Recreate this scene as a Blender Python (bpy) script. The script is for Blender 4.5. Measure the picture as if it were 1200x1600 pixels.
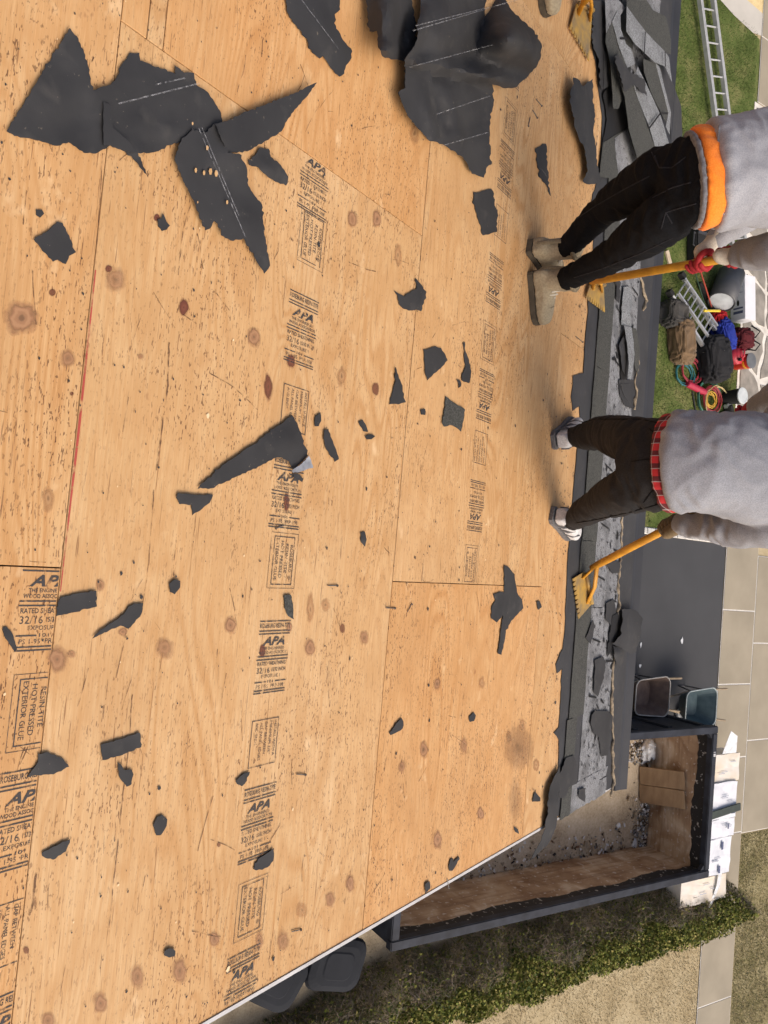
import bpy, bmesh, math, random
from mathutils import Vector as V, Matrix, noise
from mathutils.geometry import delaunay_2d_cdt
random.seed(7)
for o in list(bpy.data.objects): bpy.data.objects.remove(o)
SC = bpy.context.scene
COL = SC.collection

# ---------------------------------------------------------------- camera
F = 1200.0                     # focal length in photo pixels (1200 x 1600)
PITCH = math.radians(22.62)    # 5 in 12 roof
CAMZ = 9.3
HN, S1 = 1.4857, 0.924         # camera height over the deck, slope distance to the first seam
_x = V((-0.08677, 0.99483, -0.05279)); _d = V((0.57909, 0.09349, 0.80989)); _n = V((0.81064, 0.0397, -0.5842))
_x.normalize(); _d = (_d - _x * _d.dot(_x)).normalized(); _n = _x.cross(_d)
if _n.x < 0: _n = -_n
_up = _n * math.cos(PITCH) - _d * math.sin(PITCH)
_fw = _d * math.cos(PITCH) + _n * math.sin(PITCH)
AX = (_x, _fw, _up)            # world axes written in photo camera coordinates
def toworld(c): return V((c.dot(AX[0]), c.dot(AX[1]), c.dot(AX[2])))
CAM = V((0, 0, CAMZ))
right, down, fwd = toworld(V((1, 0, 0))), toworld(V((0, 1, 0))), toworld(V((0, 0, 1)))
cd = bpy.data.cameras.new('camera'); cam = bpy.data.objects.new('camera', cd); COL.objects.link(cam)
m = Matrix.Identity(4)
for i in range(3):
    m[i][0] = right[i]; m[i][1] = -down[i]; m[i][2] = -fwd[i]; m[i][3] = CAM[i]
cam.matrix_world = m
cd.sensor_fit = 'VERTICAL'; cd.sensor_height = 32.0; cd.lens = 32.0 * F / 1600.0
cd.clip_start = 0.05; cd.clip_end = 600
SC.camera = cam
SC.render.resolution_x, SC.render.resolution_y = 768, 1024

# ---------------------------------------------------------------- world, sun, exposure
SUN_EL, SUN_AZ = math.radians(48), math.radians(75)    # azimuth from +Y towards +X
w = bpy.data.worlds.new('World'); SC.world = w; w.use_nodes = True
nt = w.node_tree; nt.nodes.clear()
sky = nt.nodes.new('ShaderNodeTexSky'); sky.sky_type = 'NISHITA'; sky.sun_disc = False
sky.sun_elevation = SUN_EL; sky.sun_rotation = SUN_AZ
sky.air_density = 0.7; sky.dust_density = 7.0; sky.ozone_density = 0.3
bg = nt.nodes.new('ShaderNodeBackground'); bg.inputs[1].default_value = 0.15
wo = nt.nodes.new('ShaderNodeOutputWorld')
nt.links.new(sky.outputs[0], bg.inputs[0]); nt.links.new(bg.outputs[0], wo.inputs[0])
sl = bpy.data.lights.new('sun', 'SUN'); sl.energy = 0.9; sl.angle = math.radians(48); sl.color = (1.0, 0.93, 0.83)
so = bpy.data.objects.new('sun', sl); COL.objects.link(so)
sd = V((math.sin(SUN_AZ) * math.cos(SUN_EL), math.cos(SUN_AZ) * math.cos(SUN_EL), math.sin(SUN_EL)))
so.rotation_euler = (-sd).to_track_quat('-Z', 'Y').to_euler(); so.location = (12, 6, 20)
SC.view_settings.view_transform = 'Standard'; SC.view_settings.look = 'None'
SC.view_settings.gamma = 1.0; SC.view_settings.use_curve_mapping = False
SC.view_settings.exposure = 0.22

# ---------------------------------------------------------------- photo pixel -> place
def ray(x, y): return toworld(V(((x - 600) / F, (y - 800) / F, 1.0)))
DS = V((0, math.cos(PITCH), -math.sin(PITCH))); NR = V((0, math.sin(PITCH), math.cos(PITCH)))
RO = CAM + DS * S1 - NR * HN              # deck point at X = 0 on the first long seam
ROOF = Matrix(((1, DS.x, NR.x, RO.x), (0, DS.y, NR.y, RO.y), (0, DS.z, NR.z, RO.z), (0, 0, 0, 1)))
def RN(x, y, n=0.0):                      # on the deck (n metres above it)
    r = ray(x, y); return CAM + r * ((n - HN) / r.dot(NR))
def RS(X, s, n=0.0): return RO + V((X, 0, 0)) + DS * s + NR * n
def RC(x, y):
    p = RN(x, y) - RO; return p.x, p.dot(DS)
def G(x, y, z=0.0):                       # on the ground or at height z
    r = ray(x, y); return CAM + r * ((z - CAMZ) / r.z)
def JY(x, y, Y):                          # at a given distance from the house ridge line
    r = ray(x, y); return CAM + r * (Y / r.y)

# ---------------------------------------------------------------- materials
def newmat(name):
    mt = bpy.data.materials.new(name); mt.use_nodes = True; t = mt.node_tree; t.nodes.clear()
    out = t.nodes.new('ShaderNodeOutputMaterial'); b = t.nodes.new('ShaderNodeBsdfPrincipled')
    t.links.new(b.outputs[0], out.inputs[0]); return mt, t, b, out
def nd(t, typ, ins=None, **kw):
    n = t.nodes.new('ShaderNode' + typ)
    for k, v in kw.items(): setattr(n, k, v)
    for k, v in (ins or {}).items():
        if hasattr(v, 'is_output') or isinstance(v, bpy.types.NodeSocket): t.links.new(v, n.inputs[k])
        else: n.inputs[k].default_value = v
    return n
def coords(t, scale=(1, 1, 1), rnd=True, kind='Object'):
    tc = nd(t, 'TexCoord'); v = tc.outputs[kind]
    if rnd:
        oi = nd(t, 'ObjectInfo'); ml = nd(t, 'Math', {0: oi.outputs['Random'], 1: 37.0}, operation='MULTIPLY')
        v = nd(t, 'VectorMath', {0: v, 1: ml.outputs[0]}, operation='ADD').outputs[0]
    return nd(t, 'VectorMath', {0: v, 1: scale}, operation='MULTIPLY').outputs[0]
def nz(t, vec, scale, detail=3.0, dist=0.0, rough=0.5):
    return nd(t, 'TexNoise', {'Vector': vec, 'Scale': scale, 'Detail': detail, 'Distortion': dist, 'Roughness': rough}).outputs['Fac']
def ramp(t, fac, stops):
    r = nd(t, 'ValToRGB', {0: fac}); cr = r.color_ramp
    while len(cr.elements) < len(stops): cr.elements.new(0.5)
    for e, (p, c) in zip(cr.elements, stops):
        e.position = p; e.color = (c, c, c, 1) if isinstance(c, (int, float)) else (*c, 1)
    return r.outputs[0]
def mix(t, fac, a, b, mode='MIX'):
    n = nd(t, 'MixRGB', blend_type=mode)
    for k, v in ((0, fac), (1, a), (2, b)):
        if isinstance(v, bpy.types.NodeSocket): t.links.new(v, n.inputs[k])
        elif isinstance(v, (int, float)): n.inputs[k].default_value = v if k == 0 else (v, v, v, 1)
        else: n.inputs[k].default_value = (*v, 1)
    return n.outputs[0]
def mth(t, op, a, b=0.0):
    return nd(t, 'Math', {0: a, 1: b}, operation=op).outputs[0]
def bump(t, b, h, strength=0.3, dist=0.01):
    n = nd(t, 'Bump', {'Height': h, 'Strength': strength, 'Distance': dist}); t.links.new(n.outputs[0], b.inputs['Normal'])
MATS = {}
def simple(name, col, col2=None, rough=0.6, scale=8.0, metal=0.0, bmp=0.15, bscale=None, detail=5.0, spec=0.4, stretch=(1, 1, 1), bdist=0.004):
    if name in MATS: return MATS[name]
    mt, t, b, o = newmat(name)
    v = coords(t, stretch)
    f = nz(t, v, scale, detail)
    c2 = col2 or tuple(x * 0.72 for x in col)
    t.links.new(ramp(t, f, [(0.3, c2), (0.7, col)]), b.inputs['Base Color'])
    b.inputs['Roughness'].default_value = rough; b.inputs['Metallic'].default_value = metal
    b.inputs['Specular IOR Level'].default_value = spec
    if bmp: bump(t, b, nz(t, v, bscale or scale * 6, 3), bmp, bdist)
    MATS[name] = mt; return mt

def plywood():
    mt, t, b, o = newmat('plywood')
    oi = nd(t, 'SeparateColor', {0: nd(t, 'ObjectInfo').outputs['Color']}).outputs[0]
    def cv(sx, sy): return coords(t, (sx, sy, 1))
    patch = nz(t, cv(0.9, 1.6), 1.0, 3)
    slow = nz(t, cv(1.0, 4.6), 1.0, 2.0, 0.5, 0.4)
    # contour lines of a stretched noise read as rotary-cut grain
    rings = mth(t, 'SINE', mth(t, 'MULTIPLY', slow, 120.0))
    rings = ramp(t, mth(t, 'ADD', mth(t, 'MULTIPLY', rings, 0.5), 0.5), [(0.0, 0.0), (0.55, 0.25), (1.0, 1.0)])
    fine = nz(t, cv(5, 170), 1.0, 3, 0.0, 0.6)
    fine2 = nz(t, cv(22, 420), 1.0, 2)
    bands = nz(t, cv(0.25, 5.0), 1.0, 2)
    base = ramp(t, patch, [(0.3, (0.56, 0.37, 0.185)), (0.7, (0.66, 0.47, 0.27))])
    base = mix(t, ramp(t, bands, [(0.42, 0.0), (0.6, 0.6)]), base, (0.60, 0.385, 0.19))
    base = mix(t, mth(t, 'MULTIPLY', rings, ramp(t, nz(t, cv(1.3, 2.6), 1.0, 2), [(0.35, 0.15), (0.62, 0.9)])), base, (0.46, 0.25, 0.10))
    base = mix(t, ramp(t, fine, [(0.40, 0.55), (0.62, 0.0)]), base, (0.53, 0.30, 0.125))
    base = mix(t, ramp(t, fine2, [(0.5, 0.0), (0.75, 0.4)]), base, (0.76, 0.52, 0.28))
    base = mix(t, ramp(t, nz(t, cv(7, 11), 1.0, 6), [(0.40, 0.0), (0.68, 0.6)]), base, (0.50, 0.29, 0.125))
    base = mix(t, ramp(t, nz(t, cv(16, 26), 1.0, 3), [(0.72, 0.0), (0.78, 0.55)]), base, (0.30, 0.14, 0.065))
    # per sheet tint: some sheets are redder
    base = mix(t, oi, base, mix(t, 1.0, base, (1.0, 0.87, 0.73), 'MULTIPLY'))
    # weather stains
    base = mix(t, ramp(t, nz(t, cv(1.1, 1.7), 1.7, 4), [(0.52, 0.0), (0.72, 0.28)]), base, (0.44, 0.26, 0.12))
    # scuffed pale spots
    base = mix(t, ramp(t, nz(t, cv(9, 14), 1.0, 5), [(0.66, 0.0), (0.76, 0.45)]), base, (0.82, 0.62, 0.38))
    # short dark checks, clustered
    cl = ramp(t, nz(t, cv(2.2, 3.4), 1.0, 3), [(0.42, 0.22), (0.60, 1.0)])
    ck = ramp(t, nz(t, cv(60, 250), 1.0, 2), [(0.625, 0.0), (0.665, 1.0)])
    base = mix(t, mth(t, 'MULTIPLY', mth(t, 'MULTIPLY', ck, cl), 0.95), base, (0.115, 0.05, 0.025))
    lk = ramp(t, nz(t, cv(7, 190), 1.0, 2), [(0.685, 0.0), (0.72, 1.0)])
    base = mix(t, mth(t, 'MULTIPLY', lk, 0.65), base, (0.19, 0.09, 0.04))
    sp = mth(t, 'MULTIPLY', cl, ramp(t, nz(t, cv(85, 130), 1.0, 1.5), [(0.66, 0.0), (0.70, 1.0)]))
    base = mix(t, mth(t, 'MULTIPLY', sp, 0.75), base, (0.13, 0.06, 0.03))
    t.links.new(base, b.inputs['Base Color'])
    b.inputs['Roughness'].default_value = 0.72; b.inputs['Specular IOR Level'].default_value = 0.25
    h = mth(t, 'SUBTRACT', mth(t, 'MULTIPLY', fine, 0.5), mth(t, 'ADD', mth(t, 'MULTIPLY', ck, 0.6), lk))
    bump(t, b, h, 0.35, 0.0015)
    return mt
PLY = plywood()

def knotmat(name, core, ring, a0=0.55, k=26.0, amax=.92):
    mt, t, b, o = newmat(name)
    uv = nd(t, 'TexCoord').outputs['UV']
    r = nd(t, 'VectorMath', {0: uv}, operation='LENGTH').outputs['Value']
    wob = nz(t, coords(t), 45.0, 4)
    rr = mth(t, 'ADD', r, mth(t, 'MULTIPLY', mth(t, 'SUBTRACT', wob, 0.5), 0.75))
    s = mth(t, 'ADD', mth(t, 'MULTIPLY', mth(t, 'SINE', mth(t, 'MULTIPLY', rr, k)), 0.5), 0.5)
    c = mix(t, s, core, ring)
    c = mix(t, ramp(t, rr, [(0.05, 0.8), (0.22, 0.0)]), c, tuple(x * 0.45 for x in core))
    c = mix(t, ramp(t, rr, [(0.56, 0.0), (0.66, 0.55), (0.74, 0.0)]), c, tuple(x * 0.55 for x in core))
    t.links.new(c, b.inputs['Base Color']); b.inputs['Roughness'].default_value = 0.7
    al = mth(t, 'MULTIPLY', ramp(t, rr, [(a0, amax), (0.72, amax * .45), (0.93, 0.0)]), mth(t, 'ADD', mth(t, 'MULTIPLY', nd(t, 'ObjectInfo').outputs['Random'], .4), .6))
    tr = nd(t, 'BsdfTransparent'); mx = nd(t, 'MixShader', {0: al, 1: tr.outputs[0], 2: b.outputs[0]})
    t.links.new(mx.outputs[0], o.inputs[0]); return mt
KNOT = knotmat('knot', (0.35, 0.18, 0.09), (0.43, 0.235, 0.12), .5, 19)
KNOTD = knotmat('knot_dark', (0.15, 0.045, 0.025), (0.2, 0.065, 0.035), 0.65, 9)
KNOTP = knotmat('knot_pale', (0.46, 0.25, 0.11), (0.50, 0.29, 0.135), 0.3, 9)
STAIN = knotmat('scorch', (0.20, 0.11, 0.06), (0.24, 0.14, 0.08), 0.0, 3, .5)

def fade(name, col, lo, hi, scale=55.0, amax=0.92):
    mt, t, b, o = newmat(name)
    b.inputs['Base Color'].default_value = (*col, 1); b.inputs['Roughness'].default_value = 0.8
    f = ramp(t, nz(t, coords(t, (1, 1, 1)), scale, 4), [(lo, 0.0), (hi, amax)])
    tr = nd(t, 'BsdfTransparent'); mx = nd(t, 'MixShader', {0: f, 1: tr.outputs[0], 2: b.outputs[0]})
    t.links.new(mx.outputs[0], o.inputs[0]); return mt
INK = fade('ink', (0.05, 0.048, 0.05), 0.27, 0.46, 60)
CHALK = fade('chalk', (0.55, 0.56, 0.58), 0.35, 0.75, 90, 0.5)
SCRATCH = fade('scratch', (0.13, 0.065, 0.035), 0.40, 0.60, 40, 0.75)
REDP = fade('red_edge_paint', (0.45, 0.06, 0.05), 0.35, 0.55, 30, 0.8)

def feltmat(name='felt', c1=(0.027, 0.0272, 0.029), c2=(0.041, 0.0415, 0.0435), rough=0.68):
    mt, t, b, o = newmat(name); v = coords(t)
    f = nz(t, v, 6, 5); g = nz(t, v, 260, 2)
    c = ramp(t, f, [(0.3, c1), (0.7, c2)])
    c = mix(t, ramp(t, nz(t, v, 14, 6), [(0.58, 0.0), (0.75, 0.4)]), c, (0.085, 0.08, 0.074))
    c = mix(t, ramp(t, nz(t, v, 90, 2), [(0.72, 0.0), (0.76, 0.5)]), c, (0.2, 0.17, 0.13))
    t.links.new(c, b.inputs['Base Color']); b.inputs['Roughness'].default_value = rough
    b.inputs['Specular IOR Level'].default_value = 0.35
    bump(t, b, mth(t, 'ADD', mth(t, 'MULTIPLY', g, 0.25), nz(t, v, 22, 3)), 0.25, 0.004); return mt
FELT = feltmat()
def granule(name, c1, c2, blotch, amt, gs=260.0):
    mt, t, b, o = newmat(name); v = coords(t)
    vo = nd(t, 'TexVoronoi', {'Vector': v, 'Scale': gs}).outputs['Color']
    g = nd(t, 'SeparateColor', {0: vo}).outputs[0]
    c = ramp(t, g, [(0.1, c1), (0.9, c2)])
    c = mix(t, ramp(t, nz(t, v, 9, 6), [(0.45, 0.0), (0.62, amt)]), c, blotch)
    c = mix(t, ramp(t, nz(t, v, 38, 4), [(0.60, 0.0), (0.68, amt)]), c, (0.03, 0.03, 0.033))
    t.links.new(c, b.inputs['Base Color']); b.inputs['Roughness'].default_value = 0.9
    bump(t, b, g, 0.5, 0.002); return mt
SH_DARK = granule('shingle_headlap', (0.026, 0.0275, 0.025), (0.076, 0.078, 0.071), (0.06, 0.062, 0.055), 0.35)
SH_LIGHT = granule('shingle_tab', (0.11, 0.118, 0.125), (0.30, 0.315, 0.328), (0.13, 0.137, 0.143), 0.4)
SH_ROUGH = granule('shingle_worn', (0.13, 0.134, 0.14), (0.30, 0.31, 0.325), (0.09, 0.092, 0.096), 0.7, 380.0)
def granule_light_stack(): return SH_LIGHT

# ---------------------------------------------------------------- object helpers
MW = {}
def link(o, parent, M):
    COL.objects.link(o)
    if parent is not None:
        o.parent = parent; o.matrix_basis = MW[parent.name].inverted() @ M
    else: o.matrix_world = M
    MW[o.name] = M.copy()
def tag(o, label=None, cat=None, group=None, kind=None):
    for k, v in (('label', label), ('category', cat), ('group', group), ('kind', kind)):
        if v: o[k] = v
    return o
def empty(name, p, label=None, cat=None, group=None, M=None):
    o = bpy.data.objects.new(name, None); o.empty_display_size = 0.1
    link(o, None, M if M is not None else Matrix.Translation(p)); return tag(o, label, cat, group)
def finish(name, bm, mat, parent=None, M=None, smooth=False, mods=()):
    if M is None:
        if parent is not None: M = MW[parent.name]
        else:
            c = V((0, 0, 0)); zs = 1e9
            for q in bm.verts: c += q.co; zs = min(zs, q.co.z)
            c /= max(1, len(bm.verts)); M = Matrix.Translation((c.x, c.y, zs))
    bm.transform(M.inverted())
    me = bpy.data.meshes.new(name); bm.to_mesh(me); bm.free()
    for mm in (mat if isinstance(mat, (list, tuple)) else [mat]): me.materials.append(mm)
    if smooth:
        for p in me.polygons: p.use_smooth = True
    o = bpy.data.objects.new(name, me); link(o, parent, M)
    for typ, kw in mods:
        md = o.modifiers.new(typ.lower(), typ)
        for k, v in kw.items(): setattr(md, k, v)
    return o
def copytree(src, delta, parent=None):
    o = src.copy(); COL.objects.link(o)
    if parent is None:
        o.matrix_world = Matrix.Translation(delta) @ MW[src.name]; MW[o.name] = o.matrix_world.copy()
    else:
        o.parent = parent; o.matrix_basis = src.matrix_basis.copy(); MW[o.name] = MW[src.name]
    for ch in [c for c in bpy.data.objects if c.parent == src]: copytree(ch, delta, o)
    return o
def box(bm, c, size, rot=None, mi=0):
    r = bmesh.ops.create_cube(bm, size=1.0)
    M = Matrix.Translation(c) @ (rot.to_4x4() if rot is not None else Matrix.Identity(4)) @ Matrix.Diagonal((*size, 1))
    bmesh.ops.transform(bm, matrix=M, verts=r['verts'])
    return r['verts']
def B(): return bmesh.new()
def bxo(c, size, rot=None):
    bm = B(); box(bm, c, size, rot); return bm
def hexa(bm, lo, hi):                     # prism between two same-length vertex loops
    a = [bm.verts.new(p) for p in lo]; b = [bm.verts.new(p) for p in hi]; n = len(a)
    bm.faces.new(list(reversed(a))); bm.faces.new(b)
    for i in range(n): bm.faces.new((a[i], a[(i + 1) % n], b[(i + 1) % n], b[i]))
def basis(d, ref=V((0, 0, 1))):
    d = d.normalized()
    if abs(d.dot(ref)) > 0.97: ref = V((1, 0, 0))
    u = d.cross(ref).normalized(); return u, u.cross(d).normalized()
def loft(bm, rings, cap=True):
    loops = [[bm.verts.new(p) for p in r] for r in rings]; n = len(loops[0])
    for a, b in zip(loops, loops[1:]):
        for i in range(n): bm.faces.new((a[i], a[(i + 1) % n], b[(i + 1) % n], b[i]))
    if cap:
        bm.faces.new(list(reversed(loops[0]))); bm.faces.new(loops[-1])
def tube(bm, pts, r, seg=8, cap=True):
    pts = [V(p) for p in pts]; n = len(pts); rings = []; ref = V((0, 0, 1)); u = None
    for i, p in enumerate(pts):
        d = (pts[min(i + 1, n - 1)] - pts[max(i - 1, 0)])
        if d.length < 1e-9: d = V((0, 0, 1))
        d.normalize()
        if u is None: u, v = basis(d)
        else:
            u = (u - d * u.dot(d)); u = u.normalized() if u.length > 1e-6 else basis(d)[0]; v = u.cross(d)
        rr = r[i] if isinstance(r, list) else r
        ra, rb = rr if isinstance(rr, tuple) else (rr, rr)
        rings.append([p + u * (ra * math.cos(2 * math.pi * k / seg)) + v * (rb * math.sin(2 * math.pi * k / seg)) for k in range(seg)])
    loft(bm, rings, cap)
def lathe(bm, base, axis, prof, seg=20):
    axis = axis.normalized(); u, v = basis(axis)
    loft(bm, [[base + axis * h + u * (max(r, 1e-4) * math.cos(2 * math.pi * k / seg)) + v * (max(r, 1e-4) * math.sin(2 * math.pi * k / seg)) for k in range(seg)] for h, r in prof])
def roundrect(w, h, r, n=4):
    out = []
    for cx, cy, a0 in ((w / 2 - r, h / 2 - r, 0), (-w / 2 + r, h / 2 - r, 90), (-w / 2 + r, -h / 2 + r, 180), (w / 2 - r, -h / 2 + r, 270)):
        for k in range(n + 1):
            a = math.radians(a0 + 90 * k / n); out.append((cx + r * math.cos(a), cy + r * math.sin(a)))
    return out
def jag(poly, amp, step, rnd):
    out = []; n = len(poly)
    for i in range(n):
        a, b = V(poly[i]), V(poly[(i + 1) % n]); L = (b - a).length; k = max(1, int(L / step))
        nrm = V((-(b - a).y, (b - a).x)).normalized() if L > 0 else V((0, 0))
        for j in range(k):
            p = a.lerp(b, j / k)
            if j: p = p + nrm * (rnd.uniform(-amp, amp) * (2.2 if rnd.random() < .15 else 1))
            out.append((p.x, p.y))
    return out
def fill(poly, d):
    """triangulate a polygon with interior points every d (2-D)"""
    n = len(poly); xs = [p[0] for p in poly]; ys = [p[1] for p in poly]; pts = [V(p) for p in poly]
    def inside(x, y):
        c = False; j = n - 1
        for i in range(n):
            if (ys[i] > y) != (ys[j] > y) and x < (xs[j] - xs[i]) * (y - ys[i]) / (ys[j] - ys[i]) + xs[i]: c = not c
            j = i
        return c
    rr = random.Random(3)
    if d:
        y = min(ys) + d / 2
        while y < max(ys):
            x = min(xs) + d / 2
            while x < max(xs):
                px, py = x + rr.uniform(-.25, .25) * d, y + rr.uniform(-.25, .25) * d
                if inside(px, py) and min((p[0] - px) ** 2 + (p[1] - py) ** 2 for p in poly) > (d * .35) ** 2: pts.append(V((px, py)))
                x += d
            y += d
    r = delaunay_2d_cdt(pts, [], [list(range(n))], 1, 1e-4)
    return r[0], r[2]
SEED = [0]
def sheet(name, poly, mat, n0=0.004, hf=None, parent=None, d=10, amp=1.2, step=6, thick=0.0014, wave=0.003, M=None, rs=False):
    """a thin torn sheet lying on the deck; outline in photo pixels (or X,s when rs)"""
    SEED[0] += 1; rnd = random.Random(SEED[0]); sd = SEED[0] * 7.3
    pl = jag(poly, amp, step, rnd) if amp else poly
    vs, fs = fill(pl, d)
    bm = B(); bv = []
    k = 55.0 if not rs else 0.16
    for q in vs:
        n = n0 + (hf(q.x, q.y) if hf else 0.0)
        if wave: n += wave * (0.5 + noise.noise(V((q.x / k, q.y / k, sd)))) + wave * 0.4 * (0.5 + noise.noise(V((q.x / k * 3.1, q.y / k * 3.1, sd))))
        bv.append(bm.verts.new(RS(q.x, q.y, n) if rs else RN(q.x, q.y, n)))
    for f in fs:
        try: bm.faces.new([bv[i] for i in f])
        except ValueError: pass
    bmesh.ops.recalc_face_normals(bm, faces=bm.faces)
    for f in bm.faces:
        f.normal_update()
    if sum((f.normal.dot(NR) for f in bm.faces)) < 0: bmesh.ops.reverse_faces(bm, faces=bm.faces)
    if M is None and parent is None:
        c = V((0, 0, 0))
        for q in bm.verts: c += q.co
        c /= len(bm.verts); c -= NR * (c - RO).dot(NR)
        M = Matrix.Translation(c) @ ROOF.to_3x3().to_4x4()
    elif M is None: M = ROOF
    return finish(name, bm, mat, parent, M, smooth=True, mods=(('SOLIDIFY', dict(thickness=thick, offset=1.0)), ('EDGE_SPLIT', dict(split_angle=.7))))
def bumps(lst):
    def f(x, y):
        n = 0.0
        for (cx, cy, ra, rb, h, rot) in lst:
            a = math.radians(rot); dx, dy = x - cx, y - cy
            u = (dx * math.cos(a) + dy * math.sin(a)) / ra; v = (-dx * math.sin(a) + dy * math.cos(a)) / rb
            n += h * math.exp(-(u * u + v * v))
        return n
    return f
# ================================================================ setting
ASPH = simple('asphalt', (0.062, 0.064, 0.068), (0.05, 0.052, 0.056), 0.85, 1.2, bmp=0.3, bscale=180, bdist=0.003)
CONC = simple('concrete', (0.36, 0.315, 0.235), (0.285, 0.25, 0.185), 0.85, 1.6, bmp=0.2, bscale=90, detail=8)
JOINT = simple('joint_sand', (0.78, 0.76, 0.71), (0.62, 0.60, 0.56), 0.9, 20)
MORTAR = simple('white_mortar', (0.80, 0.77, 0.70), (0.55, 0.52, 0.46), 0.9, 5)
FLAG = simple('flagstone', (0.36, 0.33, 0.285), (0.20, 0.185, 0.16), 0.85, 5, bmp=0.4, bscale=40, detail=8)
def turf(name, stops, s1=2.2, s2=28):
    mt, t, b, o = newmat(name); v = coords(t, rnd=False)
    f = mth(t, 'ADD', mth(t, 'MULTIPLY', nz(t, v, s1, 5), 0.6), mth(t, 'MULTIPLY', nz(t, v, s2, 4), 0.4))
    t.links.new(ramp(t, f, stops), b.inputs['Base Color']); b.inputs['Roughness'].default_value = 0.95
    b.inputs['Specular IOR Level'].default_value = 0.1
    bump(t, b, nz(t, v, s2 * 5, 2), 0.25, 0.012); return mt
LAWN = turf('lawn_turf', [(0.3, (0.06, 0.085, 0.022)), (0.48, (0.10, 0.135, 0.038)), (0.64, (0.20, 0.195, 0.08))])
DRY = turf('dry_turf', [(0.3, (0.32, 0.25, 0.14)), (0.5, (0.44, 0.36, 0.22)), (0.7, (0.54, 0.46, 0.30))])
MIXT = turf('half_dry_turf', [(0.32, (0.13, 0.125, 0.05)), (0.5, (0.27, 0.23, 0.12)), (0.68, (0.42, 0.37, 0.22))])
SOIL = turf('soil', [(0.3, (0.20, 0.155, 0.10)), (0.5, (0.36, 0.295, 0.20)), (0.7, (0.46, 0.39, 0.28))], 3, 40)
STRAW = turf('straw', [(0.3, (0.55, 0.42, 0.20)), (0.6, (0.78, 0.62, 0.34))], 3, 40)

def flat(name, pts, z, mat, kind='structure'):
    bm = B(); bm.faces.new([bm.verts.new((x, y, z)) for x, y in pts])
    if bm.faces[:][0].normal.z < 0: pass
    bmesh.ops.recalc_face_normals(bm, faces=bm.faces)
    bm.faces.ensure_lookup_table(); bm.normal_update()
    if bm.faces[0].normal.z < 0: bmesh.ops.reverse_faces(bm, faces=bm.faces)
    return tag(finish(name, bm, mat, M=Matrix.Identity(4)), kind=kind)
def rect(x0, x1, y0, y1): return [(x0, y0), (x1, y0), (x1, y1), (x0, y1)]
flat('ground', rect(-150, 150, -150, 150), 0.0, DRY)
flat('lawn', [(-30, 2), (-0.85, 2), (-0.85, 13.63), (-9.72, 13.63), (-9.72, 13.78), (-11.07, 13.69), (-11.11, 13.42), (-11.19, 12.78), (-11.29, 12.36), (-11.6, 11.4), (-12.3, 10.0), (-30, 9.0)], 0.004, LAWN)
flat('grass_verge', rect(-9.6, -0.62, 15.2, 17.2), 0.004, LAWN)
flat('dry_verge', rect(4.97, 40, 14.72, 17.2), 0.004, MIXT)
flat('soil_strip', rect(4.55, 6.3, -12, 13.6), 0.004, SOIL)
flat('driveway', rect(-0.74, 4.58, -12, 13.62), 0.008, ASPH)
flat('road', rect(-150, 150, 17.3, 25), 0.008, ASPH)
flat('straw_bed', [(-11.62, 13.2), (-11.5, 13.94), (-11.2, 14.5), (-16, 18), (-20, 17), (-13, 12.2)], 0.008, STRAW)

def slabs(name, x_edges, y0, y1, z, gap=0.014, mat=CONC):
    base = flat(name, rect(x_edges[0], x_edges[-1], y0, y1), z, JOINT)
    for a, b in zip(x_edges, x_edges[1:]):
        bm = B(); dz = random.uniform(0, .003)
        hexa(bm, [(a + gap, y0 + gap, z - .05), (b - gap, y0 + gap, z - .05), (b - gap, y1 - gap, z - .05), (a + gap, y1 - gap, z - .05)],
             [(a + gap, y0 + gap, z + .006 + dz), (b - gap, y0 + gap, z + .006 + dz), (b - gap, y1 - gap, z + .006 + dz), (a + gap, y1 - gap, z + .006 + dz)])
        finish('slab', bm, mat, base, M=Matrix.Translation(((a + b) / 2, (y0 + y1) / 2, z)))
    return base
slabs('sidewalk', [-0.88, 0.53, 1.985, 3.43, 4.91, 6.52, 8.1, 9.6, 11.1], 13.63, 14.68, 0.02)
slabs('driveway_apron', [-0.60, 1.17, 3.12, 4.95], 14.69, 17.2, 0.016)
slabs('sidewalk', [-14.1, -12.6, -11.15, -9.76], 13.72, 15.0, 0.02)
flat('garden_path', [(-11.15, 13.71), (-11.09, 13.42), (-11.17, 12.78), (-11.27, 12.36), (-11.58, 11.4), (-12.6, 11.2), (-12.0, 12.4), (-11.66, 13.15), (-11.62, 13.71)], 0.018, simple('path_concrete', (0.56, 0.535, 0.48), (0.47, 0.45, 0.40), 0.85, 2, bmp=0.2, bscale=90))
# flagstone walk: every stone its own piece over white mortar
walk = flat('flagstone_walk', rect(-9.74, -0.9, 13.635, 15.15), 0.016, MORTAR)
r = random.Random(5); nx, ny = 10, 2
gx = [[(-9.70 + 8.78 * i / nx + (r.uniform(-.2, .2) if 0 < i < nx else 0) + (.22 if j % 2 else 0) * (0 < i < nx), 13.66 + 1.46 * j / ny + (r.uniform(-.11, .11) if 0 < j < ny else 0)) for j in range(ny + 1)] for i in range(nx + 1)]
for i in range(nx):
    for j in range(ny):
        q = [V(gx[i][j]), V(gx[i + 1][j]), V(gx[i + 1][j + 1]), V(gx[i][j + 1])]; c = sum(q, V((0, 0))) / 4
        pl = jag([tuple(c + (p - c) * r.uniform(.80, .90)) for p in q], .028, .16, r)
        bm = B(); hexa(bm, [(x, y, .0) for x, y in pl], [(x, y, .03 + r.uniform(0, .008)) for x, y in pl])
        finish('flagstone', bm, FLAG, walk, M=Matrix.Translation((c.x, c.y, 0)))
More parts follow.
